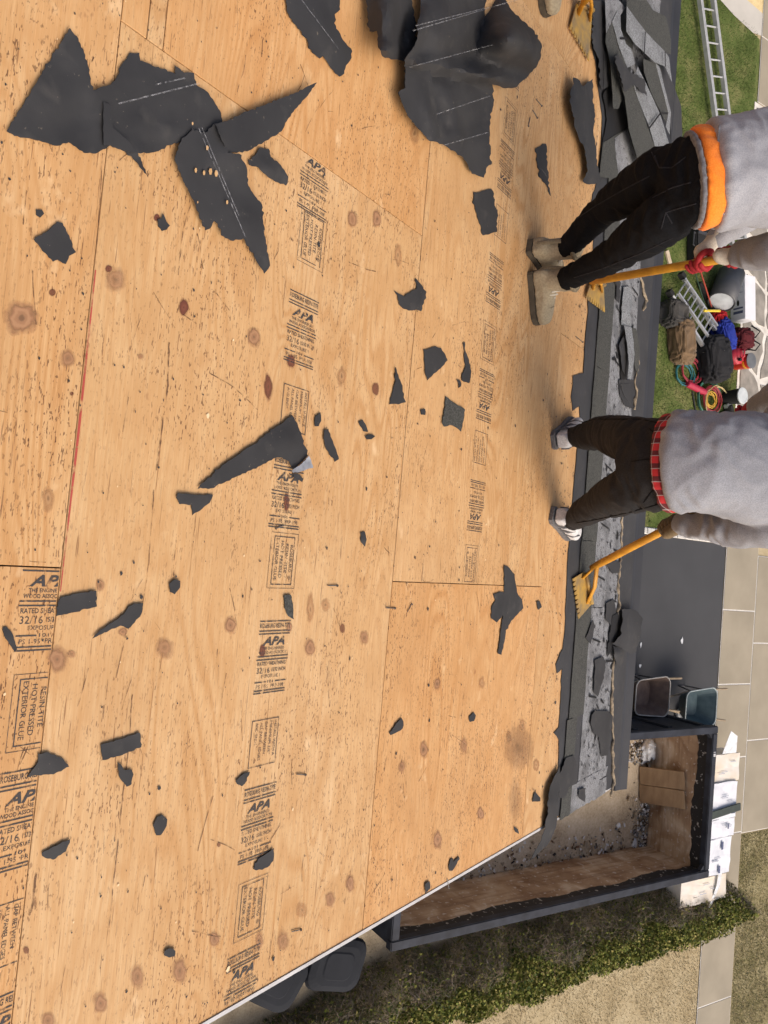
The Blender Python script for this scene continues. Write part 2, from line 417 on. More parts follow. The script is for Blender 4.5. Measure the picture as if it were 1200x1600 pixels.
# paver edging along the driveway
PAVE = simple('white_paver', (0.66, 0.65, 0.61), (0.48, 0.47, 0.44), 0.8, 12)
edg = flat('driveway_edging', rect(-0.87, -0.745, 6.0, 13.62), 0.012, JOINT)
y = 6.01
while y < 13.5:
    L = random.uniform(.19, .23); bm = B(); box(bm, V((-.808, y + L / 2, .012)), (.108, L - .018, .06), Matrix.Rotation(random.uniform(-.03, .03), 3, 'Z'))
    bmesh.ops.bevel(bm, geom=bm.edges[:], offset=.008, segments=1, affect='EDGES')
    finish('paver', bm, PAVE, edg, M=Matrix.Translation((-.8, y, 0))); y += L

# grass blades (cannot be counted): one object per turf
def blades(name, n, region, h, cols, seed, wd=0.0055):
    rn = random.Random(seed); vs = []; fs = []; mi = []
    for k in range(n):
        x, y = region(rn); a = rn.uniform(0, 6.283); hh = h * rn.uniform(.5, 1.3); ww = wd * rn.uniform(.6, 1.4)
        if noise.noise(V((x * .9, y * .9, seed))) < -.28 and rn.random() < .6: continue
        lx, ly = rn.uniform(-1, 1) * hh * .8, rn.uniform(-1, 1) * hh * .8; i = len(vs)
        vs += [(x - ww * math.cos(a), y - ww * math.sin(a), .004), (x + ww * math.cos(a), y + ww * math.sin(a), .004), (x + lx, y + ly, hh)]
        fs.append((i, i + 1, i + 2)); mi.append(rn.randrange(len(cols)))
    me = bpy.data.meshes.new(name); me.from_pydata(vs, [], fs)
    for c in cols: me.materials.append(c)
    me.polygons.foreach_set('material_index', mi)
    o = bpy.data.objects.new(name, me); link(o, None, Matrix.Identity(4)); return tag(o, kind='stuff')
def gm(n, c): return simple(n, c, tuple(x * .8 for x in c), .8, 3, bmp=0, spec=.2)
GR = [gm('blade_green', (.085, .135, .032)), gm('blade_dark', (.05, .085, .02)), gm('blade_olive', (.16, .17, .065)), gm('blade_green_two', (.11, .155, .045))]
DR = [gm('straw_blade', (.52, .43, .26)), gm('straw_blade_two', (.40, .31, .17)), gm('straw_blade_three', (.60, .52, .34)), gm('blade_olive_dry', (.24, .21, .10))]
def inpoly(P, x, y):
    c = False; j = len(P) - 1
    for i in range(len(P)):
        if (P[i][1] > y) != (P[j][1] > y) and x < (P[j][0] - P[i][0]) * (y - P[i][1]) / (P[j][1] - P[i][1]) + P[i][0]: c = not c
        j = i
    return c
def lawnreg(rn):
    while True:
        x, y = rn.uniform(-12.2, -.9), rn.uniform(9.0, 13.6)
        if x > -11.2 + max(0, (12.6 - y)) * -.2: return x, y
blades('lawn_grass', 110000, lawnreg, .03, GR, 1)
blades('verge_grass', 2500, lambda rn: (rn.uniform(-5, -.63), rn.uniform(15.2, 16.4)), .04, GR, 2)
blades('dry_verge_grass', 34000, lambda rn: (rn.uniform(4.98, 9.6), rn.uniform(14.73, 16.4)), .025, DR[1:] + GR[2:3] + GR[2:3], 3)
blades('dry_lawn_grass', 70000, lambda rn: (rn.uniform(6.3, 9.6), rn.uniform(4.5, 13.6)), .024, DR, 4)
blades('side_yard_grass', 5000, lambda rn: (rn.uniform(4.6, 5.9), rn.uniform(2.4, 13.4)), .035, DR + GR[2:3], 5)

# ================================================================ house
EAVE, RAKE, LEFT = 3.74, 1.249, -13.0
WALLM = simple('house_siding', (0.62, 0.60, 0.55), (0.54, 0.52, 0.48), 0.7, 4)
WHITE = simple('white_metal_trim', (0.62, 0.62, 0.62), (0.46, 0.46, 0.46), 0.4, 9, bmp=.05)
house = empty('house', V((-5, 0, 0)), 'two-storey house whose roof is stripped to bare plywood sheets', 'house')
ez = RS(0, EAVE).z; rs_ = -3.2
yr, zr = RS(0, rs_).y, RS(0, rs_).z
bm = B()
pr = [(-.0, 0)]
X0, X1 = LEFT + .4, RAKE - .42
prof = [(2 * yr - (RS(0, EAVE).y - .45), 0), (RS(0, EAVE).y - .45, 0), (RS(0, EAVE).y - .45, ez - .12), (yr, zr - .30), (2 * yr - (RS(0, EAVE).y - .45), ez - .12)]
hexa(bm, [(X0, a, b) for a, b in prof], [(X1, a, b) for a, b in prof])
finish('wall', bm, WALLM, house)
# underside of the deck (rafter bay boards) and the rear slope
DARKW = simple('roof_substrate', (0.05, 0.035, 0.022), (0.035, 0.025, 0.016), 0.9, 9)
bm = B(); hexa(bm, [RS(LEFT, rs_, -.14), RS(RAKE - .02, rs_, -.14), RS(RAKE - .02, EAVE - .01, -.14), RS(LEFT, EAVE - .01, -.14)],
               [RS(LEFT, rs_, -.0145), RS(RAKE - .02, rs_, -.0145), RS(RAKE - .02, EAVE - .01, -.0145), RS(LEFT, EAVE - .01, -.0145)])
finish('roof_substrate', bm, DARKW, house, M=ROOF)
def back(p): return V((p.x, 2 * yr - p.y, p.z))
bm = B(); hexa(bm, [back(RS(LEFT, rs_, -.14)), back(RS(RAKE, rs_, -.14)), back(RS(RAKE, EAVE, -.14)), back(RS(LEFT, EAVE, -.14))],
               [back(RS(LEFT, rs_, 0)), back(RS(RAKE, rs_, 0)), back(RS(RAKE, EAVE, 0)), back(RS(LEFT, EAVE, 0))])
finish('rear_slope', bm, SH_DARK, house)

PANELS = {}
def panel(key, x0, x1, s0, s1, g=.0014):
    bm = B(); dn = random.uniform(-.0006, .0006)
    p = [(x0 + g, s0 + g), (x1 - g, s0 + g), (x1 - g, s1 - g), (x0 + g, s1 - g)]
    hexa(bm, [RS(a, b, -.012) for a, b in p], [RS(a, b, dn) for a, b in p])
    bm.edges.ensure_lookup_table()
    bmesh.ops.bevel(bm, geom=[e for e in bm.edges], offset=.0008, segments=1, affect='EDGES')
    PANELS[key] = o = finish('plywood_panel', bm, PLY, house, M=ROOF)
    tn = {(0, -1): .12, (1, -2): .22, (1, -1): .75, (0, 'b'): .8, (0, 'a'): .6, (0, 'strip'): .0, (-1, -1): .6, (-1, -2): .4, (2, -1): .35, (2, -2): .3}.get(key, random.random())
    o.color = (tn, tn, tn, 1)
W48 = 1.22
for row, cuts in ((-3, [LEFT, -8.4, -5.96, -3.52, -1.08, RAKE]), (-2, [LEFT, -9.7, -7.2, -4.79, -2.345, .095, RAKE]), (-1, [LEFT, -9.7, -7.25, -4.79, -2.35, .09, RAKE]),
                  (0, [LEFT, -8.4, -5.96, -3.52, -1.105, RAKE]), (1, [LEFT, -9.7, -7.2, -4.79, -2.345, .094, RAKE]), (2, [LEFT, -8.4, -5.98, -3.54, -1.112, RAKE])):
    for k, (a, b) in enumerate(zip(cuts, cuts[1:])):
        if row == 0 and b == -1.105:
            panel((0, 'a'), a, b, 0, .068); panel((0, 'strip'), a, b, .068, .113); panel((0, 'b'), a, b, .113, W48)
        else: panel((row, k - len(cuts) + 1), a, b, row * W48, min((row + 1) * W48, EAVE))
P0, P1, P1R, PM, P2 = PANELS[(0, -1)], PANELS[(1, -2)], PANELS[(1, -1)], PANELS[(-1, -1)], PANELS[(2, -1)]
# red factory paint on one long edge
bm = B()
for (a, b, wd) in ((-.55, .14, .006),):
    q = [RS(a, .0022, .0009), RS(b, .0022, .0009), RS(b, .0022 + wd * .4, .0009), RS((a + b) / 2, .0022 + wd, .0009), RS(a, .0022 + wd * .5, .0009)]
    bm.faces.new([bm.verts.new(p) for p in q])
finish('edge_paint', bm, REDP, P0, M=ROOF)
# trim: white drip edge on the rake, fascia, dark gutter along the eave
def extr(name, prof, a, b, mat, fn):
    bm = B(); hexa(bm, [fn(a, p) for p in prof], [fn(b, p) for p in prof]); bmesh.ops.recalc_face_normals(bm, faces=bm.faces)
    return finish(name, bm, mat, house, M=ROOF)
rk = lambda s, p: RS(RAKE + p[0], s, p[1])
extr('rake_drip_edge', [(-.002, .003), (.009, .003), (.011, 0.001), (.011, -.07), (.007, -.07), (.007, -.004), (-.002, .0008)], rs_, EAVE - .06, WHITE, rk)
extr('rake_fascia', [(-.018, -.016), (.005, -.016), (.005, -.16), (-.018, -.16)], rs_, EAVE - .02, WHITE, rk)
GUT = simple('gutter_metal', (0.042, 0.043, 0.047), (0.032, 0.033, 0.036), 0.5, 6, bmp=.1)
def ev(x, p):
    b = RS(x, EAVE); return V((x, b.y + p[0], b.z + p[1]))
extr('gutter', [(.0, -.035), (.0, -.14), (.09, -.14), (.125, -.06), (.125, -.028), (.118, -.022), (.06, -.025), (.01, -.018)], LEFT, RAKE + .05, GUT, ev)
extr('eave_fascia', [(-.03, -.02), (-.002, -.02), (-.002, -.17), (-.03, -.17)], LEFT, RAKE, WHITE, ev)

# ---------------------------------------------------------------- knots, printed stamps, scratches on the sheets
def which(X, s):
    for key, o in PANELS.items():
        pass
    return P0 if 0 <= s < W48 and X > -1.105 else P1 if W48 <= s < 2 * W48 and X < .093 else P1R if W48 <= s < 2 * W48 else PM if s < 0 and X > .09 else PANELS[(-1, -2)] if s < 0 else PANELS[(0, 'b')] if s < W48 else P2
KN = [(33, 497, 23, 23, 0), (180, 437, 14, 17, 0), (105, 560, 11, 12, 0), (287, 480, 7, 11, 1), (397, 527, 9, 14, 0), (419, 605, 6, 18, 1), (455, 565, 6, 9, 1), (220, 557, 5, 5, 0), (534, 588, 6, 14, 2), (587, 608, 5, 9, 1), (75, 780, 8, 18, 2), (90, 1030, 14, 18, 0), (112, 1022, 6, 6, 0), (360, 977, 9, 12, 0), (257, 1012, 12, 15, 0), (452, 980, 4, 7, 0), (410, 1017, 5, 9, 1), (484, 1011, 7, 12, 0), (535, 982, 4, 7, 1), (509, 945, 6, 9, 2), (569, 997, 7, 10, 0), (485, 950, 5, 20, 2), (157, 915, 6, 9, 0), (192, 987, 6, 6, 0), (551, 342, 7, 12, 0), (589, 342, 6, 12, 0), (622, 399, 5, 15, 2), (648, 208, 6, 16, 2), (547, 1380, 6, 12, 0), (516, 1405, 7, 11, 0), (472, 1422, 8, 11, 2), (442, 1470, 8, 15, 0), (406, 1470, 6, 12, 0), (335, 1467, 7, 11, 0), (281, 1517, 10, 17, 0), (215, 1525, 9, 17, 0), (157, 1567, 10, 14, 0), (75, 1595, 10, 12, 0), (683, 1069, 5, 9, 0), (753, 1067, 4, 9, 2), (662, 1171, 6, 12, 0), (628, 1198, 5, 9, 0), (725, 1165, 5, 12, 0), (795, 1152, 4, 9, 2), (816, 1133, 4, 9, 2), (684, 1312, 6, 13, 0), (751, 1271, 5, 9, 0), (838, 1195, 4, 9, 2), (810, 1168, 20, 30, 3), (805, 1250, 9, 30, 3), (448, 785, 4, 14, 1), (170, 420, 5, 5, 1), (82, 457, 5, 5, 1), (112, 615, 3, 3, 1), (245, 340, 4, 5, 1), (342, 1320, 3, 4, 1), (41, 1485, 4, 5, 1)]
for (kx, ky, ra, rb, kd) in KN:
    bm = B(); uvl = bm.loops.layers.uv.new('UVMap'); n = 22
    sc = 1.38
    ct = bm.verts.new(RN(kx, ky, .0011)); ring = []
    for k in range(n):
        a = 2 * math.pi * k / n; ring.append(bm.verts.new(RN(kx + ra * sc * math.cos(a), ky + rb * sc * math.sin(a), .0011)))
    for k in range(n):
        f = bm.faces.new((ct, ring[k], ring[(k + 1) % n])); f.normal_update()
        for l in f.loops:
            if l.vert is ct: l[uvl].uv = (0, 0)
            else:
                i = ring.index(l.vert); l[uvl].uv = (math.cos(2 * math.pi * i / n), math.sin(2 * math.pi * i / n))
    X, s = RC(kx, ky)
    finish('scorch_mark' if kd == 3 else 'knot', bm, (KNOT, KNOTD, KNOTP, STAIN)[kd], which(X, s), M=ROOF)

def textmesh(bm, body, x, y, w, h, shear=0.0, bold=0.0):
    cu = bpy.data.curves.new('t', 'FONT'); cu.body = body; cu.size = 1; cu.resolution_u = 2; cu.shear = shear; cu.offset = bold
    ob = bpy.data.objects.new('t', cu); COL.objects.link(ob)
    me = bpy.data.meshes.new_from_object(ob.evaluated_get(bpy.context.evaluated_depsgraph_get()))
    xs = [q.co.x for q in me.vertices]; ys = [q.co.y for q in me.vertices]
    sx, sy = w / (max(xs) - min(xs)), h / (max(ys) - min(ys))
    mp = [bm.verts.new((x + (q.co.x - min(xs)) * sx, y + (q.co.y - min(ys)) * sy, 0)) for q in me.vertices]
    for p in me.polygons:
        try: bm.faces.new([mp[i] for i in p.vertices])
        except ValueError: pass
    bpy.data.objects.remove(ob); bpy.data.meshes.remove(me); bpy.data.curves.remove(cu)
def bar(bm, x0, y0, x1, y1):
    bm.faces.new([bm.verts.new(p) for p in ((x0, y0, 0), (x1, y0, 0), (x1, y1, 0), (x0, y1, 0))])
def stamp_apa():
    bm = B(); w = .062
    def rule(y): bar(bm, -w, y - .0016, w, y + .0016)
    rule(.097); textmesh(bm, 'ROSEBURG RESIN-TITE', -w + .002, .078, 2 * w - .004, .013, 0, .012); rule(.070); rule(.062)
    textmesh(bm, 'APA', -.045, .030, .088, .024, .35, .03)
    textmesh(bm, 'THE ENGINEERED', -.045, .018, .088, .008, 0, .01); textmesh(bm, 'WOOD ASSOCIATION', -.055, .006, .11, .0085, 0, .012)
    rule(.000); rule(-.009)
    textmesh(bm, 'RATED SHEATHING', -.057, -.025, .112, .0105, 0, .01)
    textmesh(bm, '32/16', -.057, -.046, .05, .0155, 0, .0); textmesh(bm, '15/32 INCH', .0, -.043, .056, .0105, 0, .01)
    textmesh(bm, 'EXPOSURE 1', -.038, -.059, .074, .009, 0, .0)
    bar(bm, -w, -.0715, -.018, -.0685); textmesh(bm, '101', -.012, -.0735, .022, .0075, 0, .01); bar(bm, .018, -.0715, w, -.0685)
    textmesh(bm, 'PS 1-95  PRP-108', -.054, -.087, .108, .010, 0, .0)
    rule(-.093); rule(-.100); return bm
def frame_(bm, a, b, t): bar(bm, -a, b - t, a, b); bar(bm, -a, -b, a, -b + t); bar(bm, -a, -b + t, -a + t, b - t); bar(bm, a - t, -b + t, a, b - t)
def stamp_install():
    bm = B(); frame_(bm, .064, .053, .0022)
    for i, (tx, w) in enumerate((('INSTALL WITH A', .098), ('MINIMUM 1/8"', .092), ('GAP BETWEEN', .088), ('ALL PANEL EDGES', .104), ('AND ENDS.', .062))):
        textmesh(bm, tx, -.056, .036 - i * .0185, w, .0098, 0, .0)
    return bm
def stamp_rosin():
    bm = B(); frame_(bm, .078, .056, .0013); frame_(bm, .068, .042, .0024)
    for i, (tx, x, w) in enumerate((('ROSEBURG  \u00ae', -.045, .098), ('RESIN-TITE', -.048, .082), ('HOT PRESSED', -.055, .104), ('EXTERIOR GLUE', -.062, .118))):
        textmesh(bm, tx, x, .025 - i * .0195, w, .012, 0, .0)
    return bm
def place(maker, X, s, kind, flip, panel_, cut=None):
    bm = maker()
    for q in bm.verts:
        x, y = q.co.x, q.co.y
        if flip: x, y = -x, -y
        q.co = (X - y, s + x, .0013) if kind == 'apa' else (X + x, s + y, .0013)
    for co, no in (cut or ()):
        bmesh.ops.bisect_plane(bm, geom=bm.verts[:] + bm.edges[:] + bm.faces[:], plane_co=co, plane_no=no, clear_outer=True)
    bm.transform(ROOF)
    finish('printed_stamp', bm, INK, panel_, M=ROOF)
CUTJ = [((-1.098, 0, 0), (-1, 0, 0))]; CUTR = [((RAKE - .006, 0, 0), (1, 0, 0))]; CUTS = [((0, -.004, 0), (0, 1, 0))]
for X, s, k in ((-1.046, .655, 'apa'), (-.875, .669, 'ros'), (-.61, .66, 'apa'), (-.381, .662, 'ins'), (-.145, .662, 'apa'), (.047, .672, 'ros'), (.313, .666, 'apa'), (.55, .663, 'ins'), (.768, .668, 'apa'), (1.001, .674, 'ros'), (1.212, .664, 'apa')):
    place({'apa': stamp_apa, 'ros': stamp_rosin, 'ins': stamp_install}[k], X, s, k, False, P0, CUTJ if X < -1 else CUTR if X > 1.1 else None)
for X, s, k in ((-2.06, 1.77, 'apa'), (-1.805, 1.779, 'ros'), (-1.6, 1.774, 'apa'), (-1.372, 1.773, 'ins'), (-1.126, 1.757, 'apa'), (-.873, 1.748, 'ros'), (-.656, 1.756, 'apa'), (-.448, 1.75, 'ins'), (-.214, 1.755, 'apa'), (.018, 1.75, 'ros')):
    place({'apa': stamp_apa, 'ros': stamp_rosin, 'ins': stamp_install}[k], X, s, k, True, P1, [((.088, 0, 0), (1, 0, 0))] if X > 0 else None)
for X, k in ((.16, 'apa'), (.385, 'ros'), (.60, 'apa'), (.83, 'ins'), (1.05, 'apa')):
    place({'apa': stamp_apa, 'ros': stamp_rosin, 'ins': stamp_install}[k], X, -.022, k, False, PM, CUTS + [((.096, 0, 0), (-1, 0, 0))])

# scratches, splits and gouges: thin ribbons just above the veneer
def ribbon(bm, pts, wd, n=.0013):
    for (a, b) in zip(pts, pts[1:]):
        d = V((b[0] - a[0], b[1] - a[1])); L = d.length
        if L < 1e-6: continue
        q = V((-d.y, d.x)) / L * wd / 2
        bm.faces.new([bm.verts.new(RS(p[0], p[1], n)) for p in ((a[0] - q.x, a[1] - q.y), (b[0] - q.x, b[1] - q.y), (b[0] + q.x, b[1] + q.y), (a[0] + q.x, a[1] + q.y))])
rs = random.Random(11)
for pn, (xa, xb, sa, sb), cnt in ((P0, (-1.1, 1.2, .02, 1.2), 80), (P1, (-2.0, .09, 1.24, 2.42), 75), (P1R, (.1, 1.2, 1.24, 2.4), 45), (PM, (.1, 1.1, -.25, -.01), 12), (P2, (-1.1, 1.2, 2.46, 2.85), 18), (PANELS[(0, 'b')], (-2.1, -1.12, .12, 1.2), 30), (PANELS[(-1, -2)], (-1, .08, -.4, -.01), 14)):
    bm = B()
    for k in range(cnt):
        X, s = rs.uniform(xa, xb), rs.uniform(sa, sb)
        if rs.random() < .55: a = rs.gauss(0, .05); L = rs.uniform(.02, .13); wd = rs.uniform(.001, .0022)      # splits with the grain
        else: a = rs.uniform(-1.5, 1.5); L = rs.uniform(.02, .14); wd = rs.uniform(.001, .003)                   # shovel scrapes
        pts = [(X, s)]
        for j in range(5):
            a += rs.gauss(0, .07); pts.append((min(xb, max(xa, pts[-1][0] + math.cos(a) * L / 5)), min(sb, max(sa, pts[-1][1] + math.sin(a) * L / 5))))
        ribbon(bm, pts, wd)
    tag(finish('scratches', bm, SCRATCH, pn, M=ROOF), kind='stuff')
def split(pts, wd, pn):
    bm = B(); q = jag(pts + pts[::-1], 0, 9, rs)[:]; pts2 = []
    for a, b in zip(pts, pts[1:]):
        for k in range(8): pts2.append((a[0] + (b[0] - a[0]) * k / 8 + rs.uniform(-.6, .6), a[1] + (b[1] - a[1]) * k / 8))
    pts2.append(pts[-1]); ribbon(bm, [RC(*p) for p in pts2], wd, .0014); finish('split', bm, SCRATCH, pn, M=ROOF)
split([(264, 535), (262, 600), (250, 690), (244, 735)], .004, P0); split([(240, 765), (232, 880), (222, 950)], .0025, P0)
split([(206, 1085), (202, 1150), (182, 1330), (170, 1450)], .003, P0); split([(327, 583), (365, 605), (402, 640)], .003, P0)
split([(56, 1365), (50, 1420), (45, 1430)], .005, P0); split([(76, 1380), (72, 1450)], .002, P0)
split([(160, 240), (150, 400), (146, 440)], .0025, P0); split([(300, 310), (285, 360), (278, 430)], .0025, P0)
# ================================================================ eave strip that is still covered
def zA(l): return [(x / 2, y / 2) for x, y in l]
def zB(l): return [(400 + x / 2.18, y / 2.18) for x, y in l]
def zC(l): return [(x / 2, 530 + y / 2) for x, y in l]
def zD(l): return [(400 + x / 2.18, 530 + y / 2.18) for x, y in l]
def zE(l): return [(x / 2, 1060 + y / 2) for x, y in l]
def zF(l): return [(400 + x / 2.18, 1060 + y / 2.18) for x, y in l]
def zG(l): return [(800 + x / 3, y / 3) for x, y in l]
def z4(l): return [(820 + x / 3.158, 600 + y / 3.158) for x, y in l]
def z5(l): return [(820 + x / 3.158, 930 + y / 3.158) for x, y in l]
def z7(l): return [(860 + x / 6, 420 + y / 6) for x, y in l]
def zS(l): return [(900 + x / 5, y / 5) for x, y in l]
MEMB = feltmat('membrane', (0.033, 0.034, 0.037), (0.048, 0.049, 0.053), 0.66)
tear = [(929, -60), (928, 0), (927, 43), (923, 67), (930, 97), (934, 140), (940, 180), (938, 230), (930, 290), (922, 318), (928, 345), (927, 372), (922, 420), (917, 472), (918, 487), (915, 513), (912, 548), (911, 567), (910, 583), (904, 584), (894, 587), (894, 600), (891, 620), (894, 642), (904, 635), (905, 657), (899, 720), (894, 777), (890, 821), (885, 885), (883, 942), (882, 977), (878, 1014), (867, 1038), (869, 1052), (877, 1044), (875, 1094), (872, 1136), (864, 1145), (872, 1156), (871, 1202), (863, 1221), (860, 1252)]
tp = [RC(*p) for p in tear]
poly = [(LEFT, 2.78), (-3.4, 2.75)] + tp + [(RAKE - .01, 2.66), (RAKE + .005, EAVE + .004), (LEFT, EAVE + .004)]
poly = [(p[0] if i < 2 or i > len(tp) + 1 else p[0], p[1]) for i, p in enumerate(poly)]
sheet('underlayment', poly, MEMB, .0012, None, house, d=.14, amp=.004, step=.03, thick=.0018, wave=.0022, rs=True)
# nailed shingle courses: each shingle its own piece, slots cut between the tabs
def shingle(x0, x1, s0, s1, mat, n0, slots=True, rag=.012, n1=0.0):
    rn = random.Random(int((x0 + 20) * 977 + s0 * 131)); p = [(x0 + .002, s0), (x1 - .002, s0 + rn.uniform(-.004, .004))]
    L = x1 - x0; q = []
    for k in range(3):
        b = x1 - .002 - k * L / 3; a = b - L / 3 + (.009 if slots and k < 2 else 0)
        e1, e2 = s1 + rn.uniform(-rag, rag), s1 + rn.uniform(-rag, rag)
        q += [(b, e1), ((a + b) / 2 + rn.uniform(-.05, .05), s1 + rn.uniform(-rag, rag)), (a, e2)]
        if slots and k < 2: q += [(a, s1 - min(.12, (s1 - s0) * .5)), (a - .009, s1 - min(.12, (s1 - s0) * .5))]
    f = lambda x, y: n1 * (y - s0) / (s1 - s0)
    return sheet('shingle', p + q, mat, n0, f, house, d=.1, amp=.0025, step=.03, thick=.003, wave=.0012, rs=True)
x = -12.6; k = 0
while x < RAKE - .02:
    x1 = min(x + .914, RAKE + .012); off = .31 * (k % 3)
    taper = max(0.0, (x - .1)) * .10
    shingle(x, x1, 3.09 - taper, 3.50 + (.03 if x > .9 else 0), SH_ROUGH, .004, True, .02)
    shingle(x - .35 if x - .35 > -12.6 else x, x1 - .35 if x1 < RAKE else x1, 2.875 - max(0, x) * .02, 3.085 - taper, SH_DARK, .0085, False, .006)
    x = x1; k += 1
TAN = simple('torn_fibre', (0.36, 0.29, 0.20), (0.15, 0.12, 0.085), 0.9, 40)
def ragged(name, pts, rad, mat, parent=None, n=.012, label=None, cat=None):
    bm = B(); rn = random.Random(len(pts)); q = []
    for a, b in zip(pts, pts[1:]):
        m_ = max(2, int(math.dist(a, b) / 5))
        for k in range(m_): q.append(RN(a[0] + (b[0] - a[0]) * k / m_ + rn.uniform(-1, 1), a[1] + (b[1] - a[1]) * k / m_, n + rn.uniform(-.003, .005)))
    q.append(RN(*pts[-1], n))
    tube(bm, q, [(rad * rn.uniform(.5, 1.5), rad * rn.uniform(.3, .8)) for _ in q], 6)
    return finish(name, bm, mat, parent, M=ROOF if parent else None, smooth=True)
ragged('torn_edge', [(1000, 425), (1004, 445), (1010, 470), (1005, 485)], .009, TAN, house)
ragged('torn_edge', [(993, 553), (998, 567), (992, 595), (995, 610), (991, 640)], .008, TAN, house)
ragged('torn_edge', [(972, 800), (971, 850), (966, 910), (967, 940), (964, 965)], .008, TAN, house)
ragged('torn_edge', [(960, 1022), (957, 1065), (956, 1107), (958, 1151), (957, 1183), (959, 1224), (955, 1246)], .0085, TAN, house)
def attached(name, pts, mat, n0, hf=None, **kw): return sheet(name, pts, mat, n0, hf, house, **kw)
# torn membrane patches and lifted shingle pieces that still hang on the strip
for l in (z5([(345, 320), (385, 300), (400, 330), (385, 420), (360, 500), (340, 480)]), z5([(340, 570), (410, 570), (435, 600), (430, 650), (410, 790), (375, 795), (365, 700), (335, 680)]),
          z5([(265, 960), (300, 950), (295, 1020), (265, 1000)]), z5([(330, 590), (350, 560), (345, 640), (335, 680), (325, 640)]), z5([(300, 210), (335, 120), (345, 150), (325, 240)]),
          z5([(400, 40), (440, 20), (450, 90), (425, 150), (400, 120)]), z5([(165, 900), (205, 800), (240, 790), (265, 850), (255, 930), (215, 950), (200, 1000), (170, 1000)]),
          z7([(640, 1040), (780, 1040), (785, 1140), (765, 1310), (700, 1290), (650, 1180)]), z7([(600, 60), (660, 130), (640, 320), (610, 280), (620, 180)]), z4([(470, 0), (520, 0), (525, 110), (490, 60)]), z4([(395, 870), (470, 880), (470, 930), (430, 935)])):
    attached('felt_patch', l, FELT, .0135, d=8, amp=.7, step=4, wave=.006)
attached('shingle', z7([(685, 170), (745, 168), (770, 330), (740, 420), (760, 470), (750, 545), (665, 525), (672, 300)]), SH_LIGHT, .018, bumps([(985, 490, 12, 20, .012, 0)]), d=8, amp=.5, step=5)
attached('shingle', z7([(690, 530), (760, 550), (790, 800), (770, 950), (750, 1040), (725, 1030), (735, 880), (720, 720)]), SH_LIGHT, .03, bumps([(985, 560, 14, 40, .02, 0)]), d=8, amp=.4, step=5)
attached('felt_patch', z7([(760, 550), (800, 560), (830, 700), (830, 900), (815, 1000), (785, 900), (790, 780)]), SH_DARK, .02, None, d=8, amp=.5, step=5)
VOID = simple('tar_and_gap_shade', (0.012, 0.012, 0.013), (0.008, 0.008, 0.009), 0.8, 9)  # near-black for tar flecks and for shade painted into gaps and holes
attached('gap_shade', z7([(640, 700), (690, 560), (715, 640), (735, 880), (720, 1040), (660, 1040), (655, 900), (635, 800)]), VOID, .0125, d=10, amp=.6, step=5)  # shade of the void beside the lifted shingle, painted as a black sheet
attached('felt_patch', z7([(640, 720), (700, 600), (718, 800), (700, 1000), (672, 950), (660, 820)]), FELT, .018, bumps([(975, 555, 5, 26, .016, 0)]), d=7, amp=.5, step=5)

# ================================================================ loose felt on the deck
CHL = []
def chalk(parent, a, b, n=.0105, wd=.004):
    bm = B(); pts = [(a[0] + (b[0] - a[0]) * k / 14, a[1] + (b[1] - a[1]) * k / 14) for k in range(15)]
    M = MW[parent.name]
    ribbon(bm, [RC(*p) for p in pts], wd, n); finish('chalk_line', bm, CHALK, parent, M=M)
FG = 'torn scraps of black roofing felt on the plywood'
def felt(pts, label, n0=.002, hf=None, mat=None, d=9, amp=1.3, step=4, wave=.0025, group=FG, name='felt_scrap', cat='felt scrap'):
    o = sheet(name, pts, mat or FELT, n0, hf, None, d=d, amp=amp, step=step, wave=wave); return tag(o, label, cat, group)
p1 = felt(zA([(20, 410), (120, 245), (218, 88), (245, 130), (262, 165), (275, 210), (282, 255), (290, 282), (345, 265), (362, 245), (370, 215), (395, 185), (405, 165), (435, 165), (437, 190), (500, 215), (548, 232), (545, 205), (575, 228), (605, 228), (612, 265), (650, 290), (672, 325), (690, 355), (694, 385), (705, 440), (650, 470), (600, 405), (560, 445), (520, 455), (495, 472), (440, 480), (430, 478), (462, 553), (435, 520), (410, 488), (385, 470), (345, 455), (300, 480), (262, 478), (215, 445), (180, 456), (150, 448), (100, 435), (45, 425)]),
          'huge black felt sheet with pointed triangular end, upper left of the deck', .004, bumps([(215, 235, 12, 8, .012, 30), (150, 190, 7, 50, .008, 0), (262, 205, 16, 9, .008, 0)]), wave=.006, d=11)
chalk(p1, (178, 165), (305, 133), .0155, .003); chalk(p1, (236, 135), (282, 125), .0155, .003)
fold = felt(zA([(322, 318), (345, 330), (352, 400), (400, 440), (430, 478), (385, 472), (345, 455), (322, 455)]), 'narrow folded felt flap lying on the huge felt sheet', .0135, None, d=9, amp=.5)
p2 = felt(zA([(600, 400), (640, 415), (672, 385), (690, 420), (712, 478), (745, 480), (770, 525), (775, 580), (805, 625), (818, 640), (822, 700), (830, 760), (843, 830), (825, 855), (800, 815), (760, 745), (720, 752), (690, 735), (680, 700), (668, 690), (655, 715), (640, 720), (600, 620), (565, 550), (545, 500), (560, 450), (590, 415)]),
          'long black felt sheet with punched holes and two chalk lines, hanging below the huge sheet', .013, bumps([(365, 240, 30, 20, .01, 0)]), wave=.005, d=11)
chalk(p2, (299, 204), (372, 372), .026, .003); chalk(p2, (304, 203), (362, 340), .026, .003)
WOODH = simple('bare_wood_hole', (0.62, 0.40, 0.19), (0.5, 0.3, 0.13), 0.8, 30)
